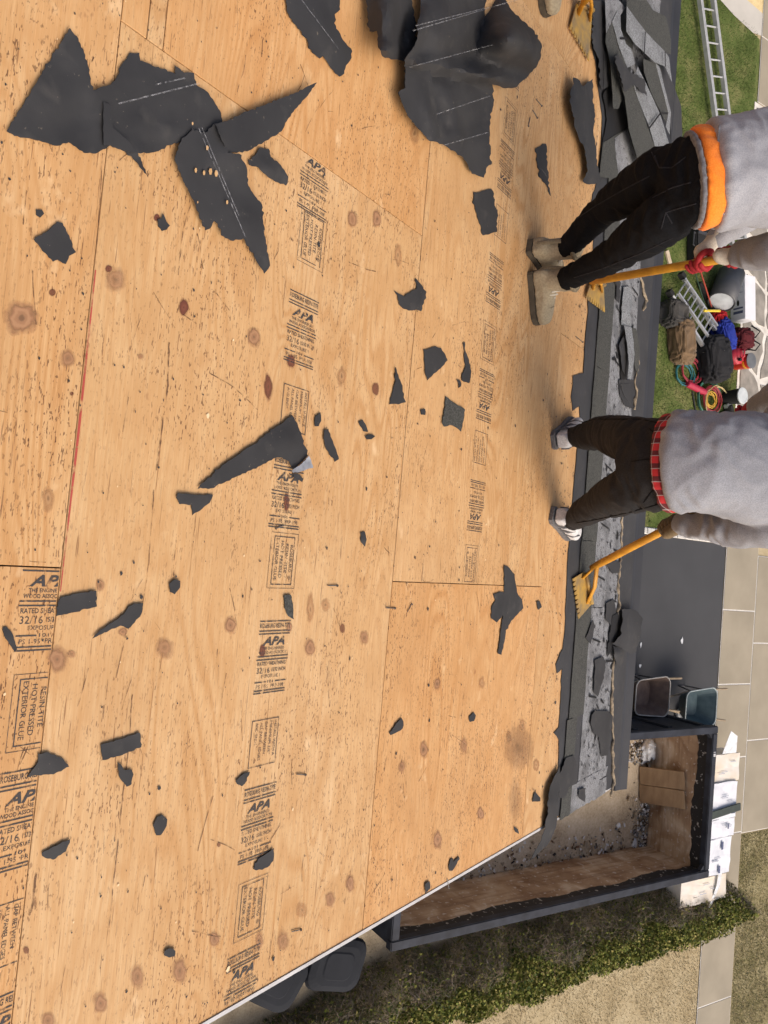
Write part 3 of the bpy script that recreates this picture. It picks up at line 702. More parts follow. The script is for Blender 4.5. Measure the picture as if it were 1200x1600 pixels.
for hx, hy, hr in ((306, 266, 3), (319, 270, 3), (329, 268, 4), (338, 271, 4), (324, 231, 3), (355, 316, 2.5), (309, 316, 1.5), (301, 193, 2)):
    bm = B(); hexa(bm, [RN(hx + hr * math.cos(a) * .7, hy + hr * 1.4 * math.sin(a), .0232) for a in (0, 1.1, 2.2, 3.3, 4.2, 5.3)], [RN(hx + hr * math.cos(a) * .7, hy + hr * 1.4 * math.sin(a), .0252) for a in (0, 1.1, 2.2, 3.3, 4.2, 5.3)])
    finish('nail_hole', bm, WOODH, p2)
p3 = felt(zA([(672, 388), (700, 380), (780, 345), (900, 300), (990, 258), (950, 310), (900, 370), (880, 410), (830, 440), (780, 470), (740, 478), (712, 478), (690, 430)]), 'wing-shaped black felt scrap pointing to the upper right, beside the huge sheet', .0195, bumps([(342, 215, 10, 25, .012, 0)]))
felt(zA([(775, 500), (800, 480), (810, 462), (838, 465), (845, 490), (870, 510), (892, 540), (900, 553), (893, 580), (860, 568), (830, 545), (800, 520), (778, 515)]), 'curled fish-shaped felt scrap under the wing-shaped scrap', .004, bumps([(420, 262, 14, 10, .012, 35)]))
felt(zA([(105, 748), (150, 720), (178, 693), (195, 697), (210, 730), (237, 788), (215, 800), (205, 825), (180, 812), (165, 818), (140, 790)]), 'square torn felt scrap near the upper left edge, above the big knot')
felt(zA([(112, 655), (130, 655), (137, 668), (125, 680), (112, 672)]), 'tiny round felt chip just above the square scrap', d=6, amp=.5)
felt(zA([(492, 685), (505, 682), (508, 667), (518, 690), (530, 705), (520, 718), (505, 722), (494, 708)]), 'small felt chip left of the long sheet with chalk lines', d=6, amp=.5)
p8 = felt(zA([(893, -40), (1062, -40), (1062, 30), (1045, 45), (1050, 90), (1075, 130), (1100, 160), (1098, 180), (1080, 205), (1075, 230), (1060, 240), (1035, 215), (1020, 190), (1010, 175), (998, 183), (975, 165), (950, 115), (920, 75), (895, 30)]), 'black felt strip running off the top of the picture', .004, bumps([(500, 40, 18, 40, .012, -25)]))
chalk(p8, (455, -5), (520, 80), .022, .003)
# the big crumpled sheet
crump = bumps([(800, 62, 40, 42, .17, 0), (838, 80, 14, 36, .06, 10), (690, 40, 40, 70, .07, 10), (640, 70, 14, 40, .07, 25), (755, 118, 60, 13, .06, 12), (655, 100, 16, 12, .05, 0), (712, 190, 14, 50, .03, -12), (675, 170, 10, 40, .012, -15), (760, 20, 10, 60, -.05, 20), (690, 120, 60, 10, -.02, 10)])
p9 = felt(zB([(565, -60), (860, -60), (850, 0), (870, 35), (900, 65), (935, 95), (960, 120), (972, 150), (970, 190), (945, 235), (915, 270), (880, 298), (840, 298), (805, 287), (810, 310), (805, 370), (800, 400), (795, 430), (795, 480), (802, 560), (785, 570), (775, 605), (735, 592), (715, 550), (695, 530), (650, 500), (610, 482), (590, 480), (560, 445), (520, 400), (495, 345), (482, 315), (505, 300), (508, 250), (505, 205), (530, 170), (550, 130), (545, 90), (560, 40)]),
          'largest black felt sheet, crumpled into folds at the top of the deck', .008, crump, wave=.012, d=7)
roll = felt(zB([(375, -60), (525, -60), (530, 0), (542, 70), (548, 130), (530, 175), (505, 207), (470, 202), (430, 190), (415, 155), (412, 105), (388, 108), (380, 60)]), 'curled up felt roll left of the largest crumpled sheet', .01, bumps([(605, 40, 26, 90, .10, 0), (628, 60, 9, 50, -.05, 10), (600, 78, 24, 10, .05, 0)]), d=7)
und = felt(zB([(508, 222), (590, 228), (605, 300), (615, 400), (628, 470), (590, 480), (560, 445), (520, 400), (495, 345), (485, 315), (508, 300)]), 'felt layer showing under the left edge of the largest crumpled sheet', .05, bumps([(672, 190, 8, 45, .018, -12)]), d=8, amp=.8)
for a, b in (((640, 105), (770, 70)), ((645, 48), (790, 5)), ((690, 228), (762, 207)), ((672, 182), (765, 150)), ((650, 40), (840, -8)), ((790, 40), (830, 100))):
    bm = B(); pts = [(a[0] + (b[0] - a[0]) * k / 20, a[1] + (b[1] - a[1]) * k / 20) for k in range(21)]
    ps = [RN(*q, .008 + crump(*q) + .0235) for q in pts]
    for u, v_ in zip(ps, ps[1:]):
        q = DS * .0022; bm.faces.new([bm.verts.new(z) for z in (u - q, v_ - q, v_ + q, u + q)])
    finish('chalk_line', bm, CHALK, p9)
felt(zB([(740, 655), (770, 650), (800, 643), (810, 660), (812, 700), (822, 725), (820, 790), (800, 795), (773, 802), (760, 760), (745, 710), (740, 680)]), 'rectangular felt scrap with notched top edge, below the largest crumpled sheet')
felt(zB([(950, 508), (975, 490), (987, 490), (992, 560), (1003, 668), (985, 625), (962, 602), (958, 560)]), 'narrow knife-shaped felt scrap behind the worker in tan boots')
felt(zB([(470, 990), (485, 1000), (505, 1010), (530, 990), (545, 985), (543, 948), (558, 965), (570, 985), (577, 1005), (562, 1060), (545, 1055), (520, 1058), (495, 1045), (483, 1020)]), 'crescent-shaped felt scrap in the middle of the upper deck')
axe = felt(zC([(617, 468), (625, 455), (700, 390), (790, 330), (860, 275), (912, 238), (930, 270), (945, 310), (962, 365), (940, 385), (915, 412), (905, 385), (880, 370), (855, 372), (830, 388), (790, 405), (750, 425), (700, 448), (650, 468)]), 'large axe-shaped felt piece with a shiny torn tip at the deck centre', .004, bumps([(445, 690, 20, 20, .01, 0)]))
FOIL = simple('foil', (0.55, 0.57, 0.6), (0.3, 0.31, 0.33), 0.35, 40, metal=.5)
sheet('shiny_tip', zC([(912, 410), (935, 395), (965, 364), (972, 380), (978, 402), (955, 408), (935, 414), (915, 418)]), FOIL, .012, None, axe, d=5, amp=.9, step=3, wave=.006, M=MW[axe.name])
SMALL = [
 (zC([(915, 420), (935, 422), (948, 436), (943, 446), (918, 434)]), 'small felt chip touching the shiny tip of the axe-shaped piece'),
 (zC([(555, 480), (600, 485), (665, 485), (655, 510), (625, 535), (600, 550), (598, 518), (560, 515), (550, 495)]), 'felt scrap with a bent tail at the lower end of the axe-shaped piece'),
 (zC([(982, 255), (985, 240), (1000, 228), (1003, 255), (995, 272), (983, 272)]), 'small leaf-shaped felt chip just right of the axe head'),
 (zC([(1012, 285), (1025, 280), (1040, 320), (1058, 375), (1045, 383), (1020, 345), (1010, 310)]), 'slim bar-shaped felt scrap right of the axe-shaped piece'),
 (zC([(1120, 258), (1132, 252), (1145, 275), (1150, 290), (1135, 288)]), 'upper of two small oval felt chips in the deck centre'),
 (zC([(1140, 303), (1160, 297), (1172, 303), (1160, 313), (1145, 313)]), 'lower of two small oval felt chips in the deck centre'),
 (zC([(1125, 605), (1138, 600), (1145, 625), (1140, 648), (1128, 635)]), 'small upright felt chip alone below the two oval chips'),
 (zC([(175, 840), (190, 805), (240, 795), (300, 785), (302, 835), (240, 852), (175, 865)]), 'rectangular felt scrap with chalk marks beside the left butt joint'),
 (zC([(288, 935), (310, 910), (350, 885), (385, 860), (400, 835), (420, 825), (447, 825), (440, 860), (420, 885), (400, 905), (375, 895), (340, 910)]), 'slanted feather-shaped felt scrap below the chalk-marked rectangle'),
 (zC([(527, 765), (545, 750), (562, 755), (562, 775), (545, 797), (530, 790)]), 'small roundish felt chip above the feather-shaped scrap'),
 (zC([(8, 900), (20, 898), (38, 920), (52, 970), (45, 975), (25, 945), (12, 925)]), 'small sliver of felt at the far left edge of the picture'),
 (zE([(118, 235), (150, 230), (160, 238), (195, 250), (215, 275), (190, 290), (150, 300), (85, 308), (100, 285), (118, 260)]), 'lens-shaped felt scrap lying across the left seam'),
 (zE([(313, 208), (370, 190), (437, 170), (440, 215), (380, 240), (320, 255)]), 'plain rectangular felt scrap at the lower left of the deck'),
 (zE([(367, 262), (378, 270), (385, 285), (410, 285), (416, 300), (410, 330), (395, 338), (380, 320), (370, 300)]), 'bottle-shaped felt chip under the plain rectangular scrap'),
 (zE([(477, 460), (490, 432), (505, 425), (522, 440), (520, 460), (500, 490), (488, 490)]), 'rounded felt chip left of the lowest stamps'),
 (zE([(130, 545), (165, 525), (218, 503), (205, 540), (165, 566), (140, 560)]), 'boat-shaped felt scrap near the lower left seam'),
 (zE([(735, 320), (765, 295), (780, 292), (770, 320), (755, 337), (740, 330)]), 'small pointed felt chip at the corner of a printed stamp'),
 (zE([(790, 595), (805, 565), (835, 545), (855, 530), (853, 570), (835, 590), (800, 600)]), 'arrowhead felt scrap lying on the lower printed stamps'),
 (zE([(513, 852), (530, 842), (547, 850), (545, 868), (528, 872), (512, 865)]), 'lowest felt chip near the bottom of the deck'),
 (zD([(570, 35), (600, 27), (630, 30), (652, 72), (620, 105), (583, 140), (575, 110), (573, 60)]), 'shield-shaped felt scrap between the two workers'),
 (zD([(705, 15), (710, 8), (712, 40), (725, 70), (733, 110), (725, 150), (700, 140), (700, 120), (712, 95), (708, 60)]), 'spoon-shaped felt scrap right of the shield-shaped scrap'),
 (zD([(475, 95), (490, 140), (510, 215), (485, 222), (452, 222), (460, 195), (472, 150)]), 'triangular felt scrap left of the shield-shaped scrap'),
 (zD([(683, 138), (695, 140), (698, 160), (688, 167)]), 'tiny felt chip below the spoon-shaped scrap'),
 (zD([(560, 240), (575, 237), (575, 258), (562, 257)]), 'tiny felt chip left of the granule-covered shingle scrap'),
 (zD([(845, 770), (862, 778), (880, 800), (888, 860), (905, 885), (910, 915), (890, 938), (868, 960), (850, 1000), (842, 1050), (835, 1075), (822, 1070), (830, 1020), (840, 940), (820, 965), (800, 950), (802, 910), (815, 890), (808, 868), (830, 860), (845, 862)]), 'cross-shaped felt piece over the right butt joint'),
 (zD([(955, 895), (965, 890), (973, 912), (960, 922)]), 'tiny square felt chip right of the cross-shaped piece'),
 (zF([(453, 185), (470, 165), (485, 145), (495, 135), (502, 160), (490, 178), (470, 188), (458, 193)]), 'paddle-shaped felt chip on the lower middle sheet'),
 (zF([(725, 130), (740, 115), (748, 125), (742, 145), (728, 148)]), 'small felt chip right of the paddle-shaped chip'),
 (zF([(940, 420), (945, 395), (952, 378), (968, 418)]), 'small triangular felt chip near the lower eave corner'),
 (zF([(655, 640), (662, 615), (670, 612), (672, 625), (690, 605), (693, 615), (668, 655), (657, 655)]), 'forked felt chip near the white rake edge'),
 (zF([(878, 505), (890, 512), (895, 530), (882, 522)]), 'small felt chip at the rake edge below the triangular chip'),
 (zF([(575, 700), (590, 690), (593, 715), (575, 733)]), 'felt chip touching the white rake edge'),
]
for pts, lab in SMALL: felt(pts, lab, .002, None, d=7, amp=.9, step=4, wave=.003)
cross = [o for o in bpy.data.objects if o.get('label', '').startswith('cross-shaped')][0]
sg = simple('shingle_chip', (0.10, 0.105, 0.10), (0.05, 0.052, 0.05), 0.9, 160)
for pts, lab in ((zC([(888, 800), (908, 798), (915, 830), (917, 875), (900, 865), (888, 840)]), 'granule-covered shingle shard above a printed stamp'),
                 (zD([(645, 195), (680, 220), (712, 240), (698, 315), (680, 300), (660, 292), (640, 298), (633, 285), (640, 240)]), 'granule-covered square shingle scrap between the two workers')):
    felt(pts, lab, .003, None, mat=SH_DARK, d=7, amp=.8, group='broken shingle scraps', name='shingle_scrap', cat='shingle scrap')
# flaps hanging on the torn line and over the rake
fl = zF([(1035, 300), (1035, 340), (1030, 390), (1028, 460), (1020, 510), (990, 570), (930, 622), (960, 570), (985, 510), (985, 490), (995, 460), (992, 420), (1000, 370), (1020, 325)])
felt(fl, 'long felt strip hanging over the rake edge above the dumpster', .012, lambda x, y: 0.02 * max(0, 1 - abs(y - 1255) / 60), d=7, amp=.8, name='felt_strip', cat='felt strip')
flap = zG([(285, 365), (310, 372), (330, 405), (378, 370), (378, 480), (390, 545), (380, 610), (395, 700), (400, 780), (420, 850), (360, 865), (330, 850), (355, 800), (340, 700), (310, 640), (290, 590), (285, 530), (270, 480)])
felt(flap, 'torn upright felt flap beside the pile of loose shingles', .012, bumps([(900, 160, 18, 60, .04, 0), (920, 240, 14, 40, .03, 0)]), d=7)
curl = z5([(430, 240), (470, 200), (482, 130), (478, 70), (520, 68), (560, 85), (582, 120), (572, 200), (540, 285), (520, 290), (480, 265)])
attached('gap_shade', z5([(432, 100), (480, 72), (486, 180), (445, 245), (405, 305), (415, 200)]), VOID, .016, d=8, amp=.8, step=4)  # black sheet stands in for the shadow under the curled flap
felt(curl, 'curled felt flap standing up at the eave above the wheelbarrows', .02, lambda x, y: .035 * max(0, min(1, (x - 955) / 46)) + .012 * math.sin((y - 950) / 24), d=6, name='felt_flap')
felt(z5([(435, 250), (480, 262), (485, 320), (465, 360), (450, 330), (440, 300)]), 'small dark felt flap under the curled eave flap', .02, bumps([(968, 1020, 8, 16, .03, 0)]), d=6, name='felt_flap')

# ================================================================ loose shingles at the upper end of the eave
SG = 'loose shingles heaped at the eave'
def loose(head, tabs, n0, tilt, label, hm=None, tm=None):
    o = tag(sheet('loose_shingle', zS(head), hm or SH_DARK, n0, tilt, None, d=9, amp=.25, step=9, wave=.002), label, 'shingle', SG)
    if tabs: sheet('exposed_tabs', zS(tabs), tm or SH_LIGHT, n0 + .003, tilt, o, d=9, amp=.25, step=9, wave=.002, M=MW[o.name])
    return o
hill = bumps([(985, 90, 60, 140, .025, 0)])
loose([(210, 1115), (400, 1000), (430, 1100), (500, 1330), (430, 1420), (180, 1380), (200, 1200)], [(300, 1080), (400, 1010), (430, 1100), (490, 1320), (420, 1400), (330, 1380), (310, 1200)], .012, None, 'worn shingle at the lower end of the loose pile', tm=SH_ROUGH)
loose([(225, 0), (330, 0), (385, 60), (345, 120), (350, 230), (320, 85), (235, 260)], None, .03, hill, 'narrow grey shingle strip at the top left of the loose pile', hm=SH_ROUGH)
loose([(230, 330), (232, 270), (280, 170), (340, 380), (400, 530), (380, 720), (330, 850), (290, 850), (270, 500)], [(320, 85), (345, 130), (350, 230), (390, 345), (430, 380), (460, 500), (400, 530), (340, 380), (280, 170)], .03, hill, 'grey shingle with one pale tab at the left of the loose pile')
loose([(395, 0), (550, 0), (600, 80), (700, 130), (740, 300), (740, 430), (690, 400), (540, 245), (395, 50)], [(395, 50), (540, 245), (690, 400), (725, 450), (748, 640), (695, 520), (620, 490), (460, 345), (392, 245)], .05, hill, 'shingle with long slanted row of pale tabs, topmost of the loose pile')
loose([(525, 460), (575, 480), (640, 500), (700, 720), (735, 860), (725, 1000), (660, 880), (580, 710), (530, 560)], [(620, 495), (650, 520), (740, 880), (730, 1050), (700, 990), (720, 880)], .04, hill, 'dark shingle lying under the pale row of tabs', tm=SH_LIGHT)
loose([(300, 440), (360, 430), (440, 640), (545, 950), (640, 1220), (500, 1320), (410, 1000), (380, 760), (330, 600)], [(440, 640), (480, 520), (540, 640), (655, 890), (735, 1150), (640, 1225), (575, 1000), (490, 790)], .055, hill, 'long dark shingle with pale tab strip beside the hole in the pile')
loose([(640, 520), (700, 510), (760, 660), (820, 830), (830, 1080), (740, 1150), (735, 880), (700, 720)], None, .02, None, 'dark membrane-backed shingle at the lawn side of the loose pile', hm=MEMB)
felt(zS([(300, 440), (330, 430), (420, 560), (530, 620), (550, 750), (450, 660), (430, 680), (380, 720)]), 'felt scrap lying on top of the loose shingle pile', .075, hill, d=8)
felt(zS([(130, 0), (225, 0), (222, 300), (215, 690), (190, 700), (180, 480), (125, 330)]), 'long felt band beside the loose shingle pile', .02, None, d=9)
for l, wh in (([(215, 400), (240, 420), (265, 670), (215, 700)], 'leftmost'), ([(245, 420), (285, 500), (340, 740), (320, 760)], 'middle'), ([(285, 520), (300, 520), (360, 780), (345, 790)], 'rightmost')):
    felt(zS(l), wh + ' of three thin felt shreds above the dark hole in the loose shingles', .022, None, d=9, amp=.6)
for a, b, n_ in (((540, 250), (532, 430), .088), ((695, 405), (697, 520), .085), ((655, 890), (572, 1000), .085), ((345, 300), (400, 300), .062), ((660, 885), (715, 885), .075)):
    a, b = zS([a, b]); bm = B(); p, q = RN(*a, n_), RN(*b, n_); s_ = (q - p).cross(NR).normalized() * .005; hexa(bm, [p - s_, q - s_, q + s_, p + s_], [w_ + NR * .002 for w_ in (p - s_, q - s_, q + s_, p + s_)])
    tgt = min((o for o in bpy.data.objects if o.name.startswith('loose_shingle') and o.parent is None), key=lambda o: (MW[o.name].translation - p).length); finish('tab_slot', bm, VOID, tgt)
attached('gap_shade', zS([(210, 740), (270, 670), (300, 850), (365, 790), (410, 990), (300, 1070), (205, 1110), (240, 930)]), VOID, .0095, d=14, amp=1)  # painted shadow beneath the lifted shingles, the dark hole in the pile

# ================================================================ crumbs, nails, staples
rn = random.Random(21)
def crumbs(name, cnt, mat, smin, smax, seed, region, mats=None):
    rn = random.Random(seed); bm = B()
    for k in range(cnt):
        X, s = region(rn); r0 = rn.uniform(smin, smax) * (2.2 if rn.random() < .06 else 1); m_ = rn.randint(4, 6); a0 = rn.uniform(0, 6.3); st = rn.uniform(.35, 1)
        n0, n1 = .0012, .0012 + rn.uniform(.001, .003)
        ring = [(r0 * rn.uniform(.5, 1.2) * math.cos(a0 + 6.283 * i / m_), r0 * st * rn.uniform(.5, 1.2) * math.sin(a0 + 6.283 * i / m_)) for i in range(m_)]
        bm.faces.new([bm.verts.new(RS(X + a, s + b, n1)) for a, b in ring])
    return tag(finish(name, bm, mat, M=ROOF), kind='stuff')
def reg(rn):
    while True:
        X, s = rn.uniform(-2.3, 1.22), rn.uniform(-.4, 2.75)
        if noise.noise(V((X * 1.6, s * 1.6, 4))) > -.15 or rn.random() < .35: return X, s
crumbs('felt_crumbs', 1500, FELT, .0012, .0042, 31, reg)
crumbs('felt_crumbs', 420, FELT, .002, .007, 32, lambda rn: (rn.uniform(-3, 1.22), 2.62 + abs(rn.gauss(0, .12)) * -1 + .1))
crumbs('wood_chips', 160, simple('pale_splinter', (.8, .66, .42), (.7, .5, .28), .8, 20), .0015, .004, 33, reg)
crumbs('granule_grit', 600, SH_LIGHT, .001, .003, 34, lambda rn: (rn.uniform(-3, 1.2), rn.uniform(2.8, 3.6)))
bm = B(); rf = random.Random(77)
for k in range(1100):
    X, s = rf.uniform(-3, 1.2), rf.uniform(3.1, 3.48); a = rf.gauss(0, .5) if rf.random() < .7 else rf.uniform(0, 3); L = rf.uniform(.003, .014) * (2.5 if rf.random() < .1 else 1); wd = L * rf.uniform(.15, .5)
    pl = [(L * math.cos(t) * rf.uniform(.6, 1.1), wd * math.sin(t) * rf.uniform(.5, 1.2)) for t in [i * 1.047 for i in range(6)]]
    bm.faces.new([bm.verts.new(RS(X + u * math.cos(a) - v_ * math.sin(a), s + u * math.sin(a) + v_ * math.cos(a), .0128)) for u, v_ in pl])
for i in range(13):
    X = -3 + i * .305 + rf.uniform(-.03, .03); ribbon(bm, [(X, 3.13), (X + .02, 3.25)], .010, .0129); ribbon(bm, [(X + .13, 3.36), (X + .14, 3.47)], .010, .0129)
tag(finish('tar_flecks', bm, VOID, M=ROOF), kind='stuff')
crumbs('pale_granules', 700, simple('pale_granule', (.42, .43, .44), None, .9, 30, bmp=0), .001, .0026, 36, lambda rn: (rn.uniform(-3, 1.2), rn.uniform(2.88, 3.1)))
NW = ['between the two lowest printed stamps rows', 'beside the knots at the bottom of the deck', 'between a printed stamp and its glue box, mid deck', 'right of the crumpled sheet, uppermost of three', 'right of the crumpled sheet, middle of three', 'right of the crumpled sheet, lowest of three', 'beside the knife-shaped scrap', 'left of the right butt joint', 'on the sheet below the right butt joint', 'near the white rake edge', 'just below the corner of the butt joint', 'beside the worker in tan boots at the torn felt line']
NAIL = simple('nail_steel', (0.25, 0.24, 0.23), (0.14, 0.12, 0.10), 0.5, 60, metal=.7)
for k, (nx_, ny_, an) in enumerate(((470, 1210, 5), (463, 1454, -12), (438, 823, 160), (842, 160, 50), (836, 178, 60), (827, 190, 100), (850, 270, 55), (520, 915, 0), (640, 950, -60), (700, 1380, 80), (610, 950, 3), (905, 530, 40))):
    p, q = RN(nx_ - 7 * math.cos(math.radians(an)), ny_ - 7 * math.sin(math.radians(an)), .0035), RN(nx_ + 7 * math.cos(math.radians(an)), ny_ + 7 * math.sin(math.radians(an)), .0035)
    bm = B(); tube(bm, [p, q], .0018, 6); d = (q - p).normalized(); lathe(bm, q, d, [(0, .0045), (.0015, .0045)], 8)
    tag(finish('roofing_nail', bm, NAIL, M=Matrix.Translation(RN(nx_, ny_))), 'loose roofing nail ' + NW[k], 'nail', 'loose nails on the plywood')
# ================================================================ workers and their shovels
def fabric(name, c1, c2, scale=180, rough=.95, bl=6, streak=None):
    mt, t, b, o = newmat(name); v = coords(t, streak or (1, 1, 1))
    c = ramp(t, nz(t, v, scale, 2), [(0.35, c1), (0.65, c2)])
    c = mix(t, ramp(t, nz(t, v, bl, 4), [(0.45, 0.0), (0.75, .35)]), c, tuple(x * .62 for x in c1))
    t.links.new(c, b.inputs['Base Color']); b.inputs['Roughness'].default_value = rough; b.inputs['Specular IOR Level'].default_value = .15
    try: b.inputs['Sheen Weight'].default_value = .12 * min(1, c1[1] / .1)
    except KeyError: pass
    bump(t, b, nz(t, v, scale * 1.6, 2), .35, .002); return mt
GREY1 = fabric('grey_hoodie', (.27, .275, .30), (.36, .365, .39), 260); GREY2 = fabric('grey_sweatshirt', (.23, .24, .265), (.32, .33, .36), 260)
DENIM = fabric('black_denim', (.004, .0044, .0056), (.008, .0086, .0105), 220); SWEAT = fabric('charcoal_sweatpants', (.017, .0165, .017), (.027, .026, .0265), 240)
ORANGE = fabric('orange_shirt', (.85, .20, .02), (.95, .27, .035), 200); BELTM = fabric('grey_belt', (.12, .12, .13), (.2, .2, .21), 90)
SUEDE = fabric('tan_suede', (.30, .25, .165), (.40, .34, .23), 120, bl=14); SUEDE2 = fabric('brown_suede_trim', (.20, .165, .105), (.27, .225, .15), 120); SOLE = simple('boot_sole', (.10, .085, .06), (.06, .05, .035), .9, 30)
SNK = fabric('white_sneaker_mesh', (.50, .51, .52), (.66, .67, .68), 160, .7, 12); SNKG = fabric('grey_sneaker_overlay', (.10, .10, .105), (.17, .17, .175), 120, .7)
CREAM = fabric('cream_glove_knit', (.58, .53, .44), (.70, .65, .56), 200); REDG = fabric('red_glove_rubber', (.32, .022, .028), (.42, .035, .042), 90, .6)
BROWNG = fabric('brown_work_glove', (.13, .095, .05), (.19, .14, .08), 120); SKIN = simple('skin', (.45, .27, .19), (.40, .23, .16), .55, 12); HAIR = simple('dark_hair', (.02, .016, .013), (.012, .01, .008), .7, 60)
def plaid():
    mt, t, b, o = newmat('red_plaid'); v = nd(t, 'TexCoord').outputs['Object']
    s = nd(t, 'SeparateXYZ', {0: v}); c = (.50, .028, .035)
    def stripe(sock, per, lo): return ramp(t, mth(t, 'FRACT', mth(t, 'MULTIPLY', sock, per)), [(lo, 0.0), (lo + .02, 1.0)])
    c = mix(t, mth(t, 'MULTIPLY', stripe(s.outputs[0], 22, .55), .8), c, (.02, .015, .018)); c = mix(t, mth(t, 'MULTIPLY', stripe(s.outputs[2], 24, .55), .7), c, (.02, .015, .018))
    c = mix(t, mth(t, 'MULTIPLY', stripe(s.outputs[0], 22, .93), .45), c, (.7, .68, .68)); c = mix(t, mth(t, 'MULTIPLY', stripe(s.outputs[2], 24, .93), .45), c, (.7, .68, .68))
    t.links.new(c, b.inputs['Base Color']); b.inputs['Roughness'].default_value = .95; return mt
PLAID = plaid()

def fuse(name, bm, mat, parent, voxel=.011, it=6, wr=0.0, ws=(14, 14, 14), fine=0.0, decim=None):
    me = bpy.data.meshes.new('tmp'); bmesh.ops.recalc_face_normals(bm, faces=bm.faces); bm.to_mesh(me); bm.free()
    ob = bpy.data.objects.new('tmp', me); COL.objects.link(ob)
    r_ = ob.modifiers.new('r', 'REMESH'); r_.mode = 'VOXEL'; r_.voxel_size = voxel
    s_ = ob.modifiers.new('s', 'SMOOTH'); s_.factor = .5; s_.iterations = it
    m2 = bpy.data.meshes.new_from_object(ob.evaluated_get(bpy.context.evaluated_depsgraph_get()))
    bpy.data.objects.remove(ob); bpy.data.meshes.remove(me)
    b2 = B(); b2.from_mesh(m2); bpy.data.meshes.remove(m2); b2.normal_update()
    if wr or fine:
        for q in b2.verts:
            c = q.co; p = V((c.x * ws[0], c.y * ws[1], c.z * ws[2]))
            p += noise.noise_vector(c * 9) * .9
            rid = 1 - abs(noise.noise(p)) * 2.2
            q.co = c + q.normal * (wr * rid * (.4 + .6 * max(0, noise.noise(c * 5 + V((3, 1, 7))) + .4)) + fine * noise.noise(c * 70))
    return finish(name, b2, mat, parent, smooth=True)
def limb(bm, pts, seg=14):                       # pts: (point, ra, rb); rounded ends
    P = [V(p[0]) for p in pts]; R_ = [(p[1], p[2] if len(p) > 2 else p[1]) for p in pts]
    d0 = (P[0] - P[1]).normalized(); d1 = (P[-1] - P[-2]).normalized(); a, b = R_[0], R_[-1]
    P2, R2 = [], []
    for k in (.95, .6): P2.append(P[0] + d0 * a[1] * k); f = math.sqrt(1 - k * k); R2.append((a[0] * f, a[1] * f))
    for i in range(len(P)):
        P2.append(P[i]); R2.append(R_[i])
        if i + 1 < len(P): P2.append((P[i] + P[i + 1]) / 2); R2.append(((R_[i][0] + R_[i + 1][0]) / 2, (R_[i][1] + R_[i + 1][1]) / 2))
    for k in (.6, .95): P2.append(P[-1] + d1 * b[1] * k); f = math.sqrt(1 - k * k); R2.append((b[0] * f, b[1] * f))
    tube(bm, P2, R2, seg)
def rings(bm, lst, seg=24, cap=True):            # lst: (centre, U, V) scaled half axes
    loft(bm, [[c + U * math.cos(2 * math.pi * k / seg) + W_ * math.sin(2 * math.pi * k / seg) for k in range(seg)] for c, U, W_ in lst], cap)
def cross_axes(d, u, a, b):
    d = d.normalized(); u = (u - d * u.dot(d)).normalized(); return u * a, d.cross(u).normalized() * b
